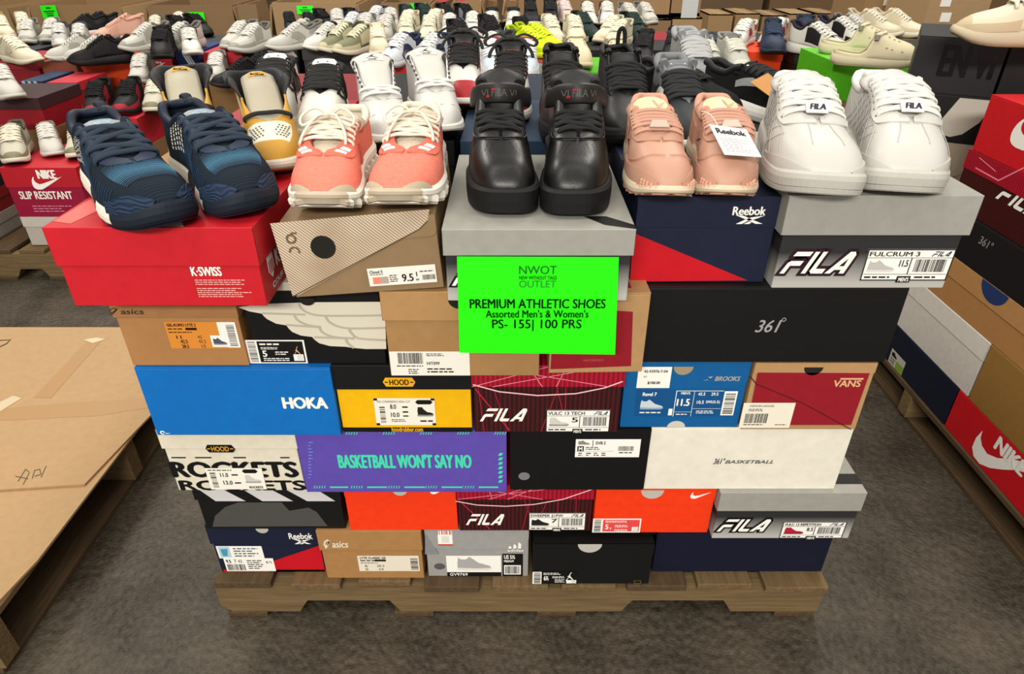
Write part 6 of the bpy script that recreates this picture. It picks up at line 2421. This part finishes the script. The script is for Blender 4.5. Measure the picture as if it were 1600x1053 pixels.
b = back_box('red shoe box with tick and slip resistant lettering on a magenta lower half', -6, 121, 262, .442, .193, .32, 'lid', '#8e1235', '#b11a28', .075)
d = b.decal('lid'); d.text('NIKE', *b.bb(57, 266, 87, 279, 'lid'), WHITE, bold=.05); d.swoosh(*b.bb(50, 276, 100, 296, 'lid'), WHITE, lift=2); b.done(d, 'logo')
nk = b
b.text('SLIP RESISTANT', (30, 299, 113, 311), WHITE, bold=.02)
d = b.decal(); d.fine(*b.bb(52, 320, 120, 332), 3, ink('#d58aa8'), fill=.3); b.done(d, 'small_print')
Bx('light grey shoe box under the red slip resistant one', nk.cx, nk.yf, .1315, nk.z0 - .1315 - .0006, .30, 'lid', card('#b3ada4'), card('#c0bab1'), .04, w=nk.w - .01, group='shoe boxes on the rear pallets')
BB[-1] = BB[-1][:4] + (.14,)
b = back_box('red and white striped shoe box under the black and red trainers', 100, 216, 185, .537, .12, .30, 'long', '#b3202e')
for k in range(3):
    b.ppoly([(118 + 26 * k, 187), (132 + 26 * k, 187), (136 + 26 * k, 200), (122 + 26 * k, 200)], WHITE, name='white_stripe')
b = back_box('dark red shoe box with blackish lid at the far left', -40, 62, 153, .621, .125, .30, 'lid', '#8c1622', '#3a2326', .045)
b = back_box('navy shoe box with three white stripes behind the small green sign', 28, 68, 127, .606, .115, .26, 'lid', '#1d3350', '#1d3350', .04)
for k in range(3):
    b.ppoly([(33 + 9 * k, 127), (38 + 9 * k, 127), (48 + 9 * k, 141), (43 + 9 * k, 141)], ink('#b9c4cf'), 'lid', 'white_stripe')
b = back_box('red shoe box with pale oval mark, left of the black and red trainers', 69, 122, 129, .606, .115, .26, 'lid', '#a62230', '#b92c3a', .04)
d = b.decal(); d.rect(*b.bb(80, 148, 92, 152), ink('#d9b9b9')); d.rect(*b.bb(96, 144, 110, 157), ink('#c4606a')); b.done(d, 'size_label')
b = back_box('black shoe box with white bars, below the red one with the oval mark', 26, 121, 169, .490, .12, .28, 'lid', '#17171a', '#17171a', .05)
for k in range(2):
    b.ppoly([(75 + 22 * k, 163), (91 + 22 * k, 163), (96 + 22 * k, 171), (80 + 22 * k, 171)], ink('#c9c5c0'), 'lid', 'white_stripe')
b = back_box('dull red lidded shoe box under the cream sneakers, far left', -4, 59, 95, .64, .12, .33, 'lid', '#8d1f28', '#a02a33', .04)
b = back_box('brown patterned shoe box with fine grain print, beside the orange rear box', 60, 119, 96, .64, .12, .33, 'long', '#8a4a38')
b = back_box('orange lidded shoe box under the black tick trainer', 121, 218, 95, .64, .12, .33, 'lid', '#d8481f', '#e2451b', .04)
b.notch((138, 148, 97), HOLE, 'lid')
d = b.decal('lid'); d.swoosh(*b.bb(158, 99, 168, 102, 'lid'), WHITE); b.done(d, 'logo')
b = back_box('red shoe box with white capitals and tick, beside the navy rear box', 221, 268, 80, .70, .15, .33, 'lid', '#b3202e', '#c02634', .045)
d = b.decal(); d.text('NIKE', *b.bb(240, 92, 253, 99), WHITE, bold=.04); d.swoosh(*b.bb(238, 97, 260, 108), WHITE, lift=1); b.done(d, 'logo')
b = back_box('navy shoe box with three slanting white stripes, behind the white runners', 270, 311, 81, .70, .15, .33, 'lid', '#1c3568', '#1c3568', .04)
for k in range(3):
    b.ppoly([(284 + 4 * k, 84), (287 + 4 * k, 84), (303 + 4 * k, 108), (300 + 4 * k, 108)], ink('#c9d0da'), 'lid', 'white_stripe')
b = back_box('red shoe box with half-round notch and white capitals, rear row', 313, 380, 82, .70, .14, .33, 'lid', '#b01f2b', '#c02a36', .045)
b.notch((335, 344, 84), HOLE, 'lid')
d = b.decal(); d.text('NIKE', *b.bb(333, 98, 353, 108), WHITE, bold=.04); d.swoosh(*b.bb(330, 103, 362, 111), WHITE, lift=1); b.done(d, 'logo')
b = back_box('black shoe box with three pale slanting bars, rear row', 381, 466, 79, .70, .14, .33, 'lid', '#1d1d1f', '#1f1f21', .05)
for k in range(3):
    b.ppoly([(393 + 24 * k, 79), (409 + 24 * k, 79), (417 + 24 * k, 89), (401 + 24 * k, 89)], ink('#b8a9a5'), 'lid', 'pale_bar')
b = back_box('large dark grey lidded shoe box under the olive runners', 468, 590, 77, .70, .15, .33, 'lid', '#3b3b3d', '#444446', .05)
b = back_box('blue shoe box under the cream and green shoes', 618, 664, 64, .72, .12, .30, 'lid', '#1d3f7c', '#1d4484', .04)
d = b.decal('lid'); d.poly([b.uv(653 + 3 * math.cos(k * PI / 3), 68 + 2 * math.sin(k * PI / 3), 'lid') for k in range(6)], WHITE); b.done(d, 'logo')
b = back_box('dark burgundy shoe box under the white burgundy pair', 665, 722, 59, .72, .13, .30, 'lid', '#3d1a20', '#4a1d25', .04)
b = back_box('red and white shoe box lying upside down under the silver navy pair', 556, 692, 104, .72, .13, .33, 'lid', '#b3202b', '#b9252f', .04)
b.text('NIKE', (572, 108, 602, 117), WHITE, 'lid', .04)
b = back_box('black and navy shoe box beside the tall white tongue', 694, 742, 100, .72, .14, .30, 'lid', '#14161f', '#191c26', .05)
b = back_box('grey shoe box under the pale blue basketball shoes', 746, 856, 122, .72, .13, .33, 'lid', '#5d5f62', '#6a6c6f', .04)
b = back_box('bright green shoe box under the cream clogs, middle rear', 884, 988, 112, .745, .14, .33, 'lid', '#4fae16', '#57b81a', .035)
b = back_box('black shoe box under the black trainers with looping laces', 990, 1080, 106, .72, .13, .33, 'lid', '#1a1a1b', '#1d1d1e', .04)
b = back_box('pale grey shoe box under the light grey skate shoes', 1084, 1166, 116, .72, .13, .33, 'lid', '#b7b0a8', '#c0b9b1', .04)
b = back_box('orange shoe box under the navy suede high-tops', 1169, 1228, 81, .72, .135, .33, 'lid', '#e2400f', '#e8451a', .04)
b = back_box('black lidded shoe box between the orange and green rear boxes', 1240, 1298, 86, .72, .135, .33, 'lid', '#1e1e1f', '#212122', .04)
b = back_box('bright green shoe box under the side-on clog, by the black box wall', 1300, 1440, 96, .785, .14, .33, 'flap', '#4fae12', '#57b816', .045, .01)
b = back_box('long black shoe box under the brown boots and black high-tops, far rear', 762, 1012, 35, .72, .14, .40, 'lid', '#161617', '#18181a', .03)

# plain boxes that carry the rest of the rear shoes
GL = 'plain shoe box in the rear rows, covered by the shoes standing on it'
GG = 'plain shoe boxes of the rear rows'
pb = None
cols_ = ['#2a2a2c', '#7a5a38', '#303136', '#8c1f2a', '#1f2a44', '#9a958c', '#5a4630', '#1b1b1c']
base_mat = card('#2a2a2c')
rr = random.Random(11)
supp = [(a, b_, y0, y1, z0) for a, b_, y0, y1, z0 in BB]
GROUND = 0.0
for side_, xs, ys, zt in (('left', [-3.3 + .243 * i for i in range(11)], [3.50, 3.835, 4.17], .64), ('mid', [-.62 + .243 * i for i in range(13)], [2.66, 2.995, 3.33, 3.665], .72), ('behind', [-2.4 + .243 * i for i in range(8)], [2.46, 2.795, 3.13], .60)):
    for y0 in ys:
        for x0 in xs:
            if any(x0 + .238 > a - .002 and x0 < b_ + .002 and y0 + .33 > c_ - .002 and y0 < e_ + .002 for a, b_, c_, e_, _z in BB):
                continue
            if side_ == 'mid' and ((x0 < -.25 and y0 < 2.95) or (x0 > .95 and y0 < 2.9) or x0 > 2.3):
                continue
            if side_ == 'behind' and (x0 < -1.16 or x0 > -.66):
                continue
            if pb is None:
                m = MB(); pb = thing('shoe_box', GL, 'box', group=GG)
                m.box(-.116, .116, 0, .322, 0, .117, base_mat); m.build('box_body', pb)
                m = MB(); m.box(-.1185, .1185, -.002, .324, .08, .1195, base_mat); m.build('lid', pb)
                pb.location = (x0 + .12, y0, zt - .12)
            else:
                dup(pb, (x0 + .12, y0, zt - .12), swap={base_mat: card(rr.choice(cols_))})
            supp.append((x0, x0 + .24, y0, y0 + .325, zt - .12))
# larger cartons and pallets under the rear rows
cb = None
CG = 'brown cartons under the rear rows'
PALS = []
for a, b_, c_, e_, z in sorted(supp, key=lambda t: -t[4]):
    h = z - .1315
    if h < .02 or any(abs(t - z) < .03 and b_ > p + .05 and a < q - .05 and e_ > r_ + .05 and c_ < s_ - .05 for (p, q, r_, s_, _z), t in zip(BB, TOPS)):
        continue
    # one carton under each box of the rear rows, shared where the next box is close
    if any(a > p - .01 and b_ < q + .01 and c_ > r_ - .01 and e_ < s_ + .01 for p, q, r_, s_ in PALS):
        continue
    if any(b_ > p + .004 and a < q - .004 and e_ > r_ + .004 and c_ < s_ - .004 for p, q, r_, s_ in PALS):
        continue
    if cb is None:
        m = MB(); cb = thing('carton', 'brown carton under the rear rows of shoe boxes', 'carton', group=CG)
        m.box(-.5, .5, 0, 1, 0, 1, card('#8a6a44')); m.build('carton_body', cb)
        m = MB(); m.box(-.06, .06, -.0006, 1.0006, .996, 1.0004, card('#a08055')); m.build('tape', cb)
        c0 = cb
    else:
        c0 = dup(cb, (0, 0, 0))
    c0.location = ((a + b_) / 2, c_ + .003, .131)
    c0.scale = (b_ - a - .008, e_ - c_ - .008, h)
    PALS.append((a, b_, c_, e_))
for xa, ya, xb_, yb, lab_ in [(-2.06, 2.40, -1.32, 2.77, 'slim left front'), (-2.42, 2.79, -1.32, 3.46, 'left front'), (-1.30, 2.44, -.66, 3.46, 'narrow'), (-3.42, 3.48, -2.2, 4.52, 'far left rear'), (-2.18, 3.48, -.66, 4.52, 'left rear'),
                              (-.64, 2.62, .60, 3.9, 'middle front'), (.62, 2.62, 1.84, 3.9, 'inner'), (1.86, 2.62, 2.75, 3.9, 'aisle side'), (-.2, 4.25, 1.2, 4.95, 'far middle')]:
    pallet('%s wooden pallet under the rear rows of boxes' % lab_, xa, xb_, ya, yb, .128, 'x', 6)

# the stack at the far left edge, its side towards the aisle
pallet('wooden pallet at the far left edge of the floor', -2.62, -2.10, 2.20, 2.76, .11, 'x', 4)
zz = .1105
for lab_, c, h in (('light grey shoe box, lowest at the far left edge', '#a8a29a', .09), ('red shoe box low at the far left edge', '#8c2028', .09), ('black shoe box at the far left edge above the red one', '#1b1b1e', .11), ('dark grey shoe box topmost at the far left edge', '#2a2a2d', .11)):
    Bx(lab_, -2.285, 2.22, zz, h - .0006, .53, 'lid', card(c), card(c), .04, w=.36, group='boxes at the far left edge')
    zz += h

# small green signs
SIGN = mat('#22f500', .5)


def small_sign(label, pix, y, tilt=.02, lines=5):
    root = thing('sale_sign', label, 'sign', group='small green sale signs')
    P_ = [at_y(x, yy, y - (tilt if k > 1 else 0)) for k, (x, yy) in enumerate(pix)]
    m = MB()
    q = P_ + [p + Vector((0, .001, 0)) for p in P_]
    m.add(q, [(0, 1, 2, 3), (7, 6, 5, 4), (0, 4, 5, 1), (1, 5, 6, 2), (2, 6, 7, 3), (3, 7, 4, 0)], SIGN)
    m.build('paper_sheet', root)
    d = Decal(lambda u, v, l: P_[3] * (1 - u) * (1 - v) + P_[2] * u * (1 - v) + P_[0] * (1 - u) * v + P_[1] * u * v - Vector((0, .002 + .0005 * l, 0)))
    d.rect(.35, .74, .65, .86, GT)
    d.rect(.15, .48, .85, .58, GT)
    d.rect(.25, .32, .75, .40, GT)
    d.rect(.30, .14, .72, .24, GT)
    d.mb.build('print', root)


small_sign('small green paper sign half hidden by the dark red box, far left', [(30, 142), (70, 142), (72, 176), (40, 178)], 3.10)

# ---------------------------------------------------------------- the hall behind
KB = ['#a58660', '#9c7d58', '#8f7252', '#ab8d68', '#957756']


def bin_(label, x0, x1, ytop, Y, deep=1.0, c=0, flap=True, z0=.0, name='cardboard_bin', cat='bin', group='cardboard bins behind the pallets', tops=None):
    a, b_ = at_y(x0, ytop, Y), at_y(x1, ytop, Y)
    z1 = a.z if tops is None else tops
    w = b_.x - a.x
    root = thing(name, label, cat, ((a.x + b_.x) / 2, Y + deep / 2, z0), group=group)
    m = MB()
    t = .012
    mm = card(KB[c % 5], .75)
    h = z1 - z0
    for (p, q, r_, s_) in ((-w / 2, w / 2, -deep / 2, -deep / 2 + t), (-w / 2, w / 2, deep / 2 - t, deep / 2), (-w / 2, -w / 2 + t, -deep / 2 + t, deep / 2 - t), (w / 2 - t, w / 2, -deep / 2 + t, deep / 2 - t)):
        m.box(p, q, r_, s_, 0, h, mm)
    m.box(-w / 2, w / 2, -deep / 2, deep / 2, 0, .02, mm)
    if not flap:
        m.box(-w / 2, w / 2, -deep / 2, deep / 2, h - .01, h, mm)
    m.build('bin_wall' if flap else 'carton_body', root)
    if flap:
        for sgn in (-1, 1):
            f = MB()
            x = sgn * w / 2
            f.hexa([(x, -deep / 2, h - .02), (x + sgn * .02, -deep / 2, h - .02), (x + sgn * .02, deep / 2, h - .02), (x, deep / 2, h - .02), (x + sgn * .05, -deep / 2, h - .30), (x + sgn * .062, -deep / 2, h - .30), (x + sgn * .062, deep / 2, h - .30), (x + sgn * .05, deep / 2, h - .30)], card(KB[(c + 2) % 5], .75))
            f.build('flap', root)
    else:
        f = MB()
        f.box(-.03, .03, -deep / 2 - .001, deep / 2, h + .0004, h + .001, card('#b79b70', .4))
        f.build('tape', root)
    return root, w, h, deep


BINS = [(-60, 10, 9, 7.4, 'brown bin at the far left corner with a yellow label'), (44, 188, 8, 7.4, 'wide brown bin with the first green sign, far left'), (228, 362, 8, 7.4, 'wide brown bin with the second green sign'),
        (424, 556, 4, 7.4, 'wide brown bin behind the dark heap of trainers'), (596, 672, 4, 7.4, 'brown bin with the green sign next to the red bag'), (708, 752, 2, 7.4, 'narrow pinkish brown bin behind the red bag'), (790, 990, -2, 7.4, 'wide brown bin behind the black high-tops with white rand')]
for k, (x0, x1, yt, Y, lab_) in enumerate(BINS):
    rt, w, h, dp = bin_(lab_, x0, x1, yt, Y, c=k)
    if k == 0:
        m = MB(); m.box(-.02, .16, -dp / 2 - .003, -dp / 2 - .001, h - .25, h - .05, mat('#d8c270', .6)); m.build('yellow_label', rt)
small_sign('green paper sign on the wide bin above the pink high-tops', [(62, 9), (86, 8), (92, 27), (68, 29)], 7.37)
small_sign('green paper sign on the bin above the round black shoes', [(293, 19), (318, 19), (322, 38), (298, 39)], 7.37)
small_sign('green paper sign on the bin behind the dark heap', [(463, 9), (489, 9), (490, 22), (465, 22)], 7.37)
small_sign('green paper sign beside the red plastic bag', [(641, 5), (665, 5), (664, 26), (643, 26)], 7.37)
root = thing('cardboard_sheet', 'square cardboard panel leaning between two bins', 'cardboard', group='flat cardboard sheets')
P_ = [at_y(x, y, 7.30) for x, y in ((370, 7), (400, 7), (408, 60), (376, 60))]
m = MB(); q = P_ + [p + Vector((0, .01, 0)) for p in P_]
q = [Vector((p.x, p.y, p.z)) for p in q]
for i in (2, 3, 6, 7):
    q[i].z = 0.0
m.add(q, [(0, 1, 2, 3), (7, 6, 5, 4), (0, 4, 5, 1), (1, 5, 6, 2), (2, 6, 7, 3), (3, 7, 4, 0)], card('#8d7558', .75)); m.build('panel_board', root)

for k, (x0, x1, yt, yb, Y, lab_) in enumerate([(1003, 1049, -14, 27, 5.6, 'brown carton on top of the near stack, hand hole in its end'), (1052, 1098, -16, 25, 5.6, 'brown carton with white paper sheet, top of the near stack'),
                                               (1014, 1049, 27.5, 70, 5.6, 'lower brown carton of the near stack, left'), (1052, 1098, 25.5, 70, 5.6, 'lower brown carton with hand hole, right of the near stack')]):
    a = at_y(x0, yb, Y)
    if k > 1:
        a.z = 0
    rt, w, h, dp = bin_(lab_, x0, x1, yt, Y, .4, k, False, a.z, 'carton', 'carton', 'cartons stacked behind the grey skate shoes', tops=at_y(x0, yt, Y).z if k < 2 else at_y(x0, [0, 0, 27.5, 25.5][k], Y).z - .01)
    if k == 1:
        m = MB(); m.box(-.03, .09, -dp / 2 - .003, -dp / 2 - .001, h - .19, h - .002, mat('#cfd3d2', .6)); m.build('paper_sheet', rt)
    if k in (0, 3):
        m = MB(); m.box(-.05, .02, -dp / 2 - .002, -dp / 2 - .0005, h - .05 if k == 0 else h - .08, h - .035 if k == 0 else h - .06, HOLE); m.build('hand_hole', rt)
for k, (x0, x1, Y, lab_) in enumerate([(1360, 1412, 5.0, 'shrink wrapped carton behind the off-white trainers'), (1418, 1452, 5.3, 'darker carton behind the off-white trainers'), (1462, 1560, 4.4, 'carton with two white labels behind the translucent trainer')]):
    rt, w, h, dp = bin_(lab_, x0, x1, -30, Y, .5, k + 1, False, 0, 'carton', 'carton', 'cartons behind the wall across the aisle')
    for j, (px, py) in enumerate([[(1388, 2)], [], [(1478, 3), (1477, 27)]][k]):
        p = at_y(px, py, Y) - Vector((rt.location.x, 0, 0))
        m = MB(); m.box(p.x - .03, p.x + .03, -dp / 2 - .003, -dp / 2 - .001, p.z - .025, p.z + .025, WHITE); m.build('paper_label', rt)
# low stock on pallets between the cartons
pallet('dark wooden pallet far behind the light grey skate shoes', 2.0, 4.95, 6.95, 8.0, .13, 'x', 6)
r = random.Random(4)
for k in range(6):
    x0 = 1108 + 42 * k
    rt, w, h, dp = bin_('%s low brown carton on the dark pallet behind the skate shoes' % ['first', 'second', 'third', 'fourth', 'fifth', 'sixth'][k], x0, x0 + 38, 24 + r.uniform(-4, 6), 7.0, .5, k, False, .131, 'carton', 'carton', 'low cartons on the dark pallet')
# the wall of stock at the end of the hall
r = random.Random(8)
x = -7.4
k = 0
nm = ['first', 'second', 'third', 'fourth', 'fifth', 'sixth', 'seventh', 'eighth', 'ninth', 'tenth', 'eleventh', 'twelfth', 'thirteenth', 'fourteenth']
while x < 7.2 and k < 14:
    w = r.uniform(.85, 1.25)
    h = r.uniform(.95, 1.4)
    root = thing('carton', '%s big carton of stock from the left along the back' % nm[k], 'carton', (x + w / 2, 10.2, 0), group='big cartons along the end of the hall')
    m = MB(); m.box(-w / 2, w / 2, -.5, .5, 0, h, card(['#7a6044', '#5d4a36', '#86694a', '#4e3f30', '#705a42'][k % 5], .8)); m.build('carton_body', root, bevel=.01)  # browns darkened to stand for the weaker light this far back
    m = MB(); m.box(-.05, .05, -.502, .502, h, h + .002, card('#b79b70', .4)); m.build('tape', root)
    x += w + r.uniform(.02, .12)
    k += 1

# settle the shoes side by side so that none runs into its neighbour
def _closest(a0, a1, b0, b1):
    best = None
    for t in range(9):
        p = a0.lerp(a1, t / 8)
        d = b1 - b0
        u = max(0, min(1, (p - b0).dot(d) / max(d.length_squared, 1e-9)))
        q = b0 + d * u
        if best is None or (p - q).length < (best[0] - best[1]).length:
            best = (p, q)
    for t in range(9):
        q = b0.lerp(b1, t / 8)
        d = a1 - a0
        u = max(0, min(1, (q - a0).dot(d) / max(d.length_squared, 1e-9)))
        p = a0 + d * u
        if (p - q).length < (best[0] - best[1]).length:
            best = (p, q)
    return best


P2 = [Vector((s_[0].location.x, s_[0].location.y, 0)) for s_ in STOOD]
for it in range(260):
    moved = False
    for i in range(len(STOOD)):
        for j in range(i + 1, len(STOOD)):
            A, B2 = STOOD[i], STOOD[j]
            if abs(A[4] - B2[4]) > .10 or (P2[i] - P2[j]).length > .36:
                continue
            ra, rb = A[3] / 2, B2[3] / 2
            ha, hb_ = A[1] * (A[2] / 2 - ra), B2[1] * (B2[2] / 2 - rb)
            p, q = _closest(P2[i] - ha, P2[i] + ha, P2[j] - hb_, P2[j] + hb_)
            g = ra + rb + .002 - (p - q).length
            if g > .0004:
                d = (q - p).normalized() if (q - p).length > 1e-5 else Vector((1, 0, 0))
                wa, wb = A[5], B2[5]
                P2[i] -= d * g * wa / (wa + wb) * .75
                P2[j] += d * g * wb / (wa + wb) * .75
                moved = True
    if not moved:
        break
for s_, p in zip(STOOD, P2):
    s_[0].location.x, s_[0].location.y = p.x, p.y
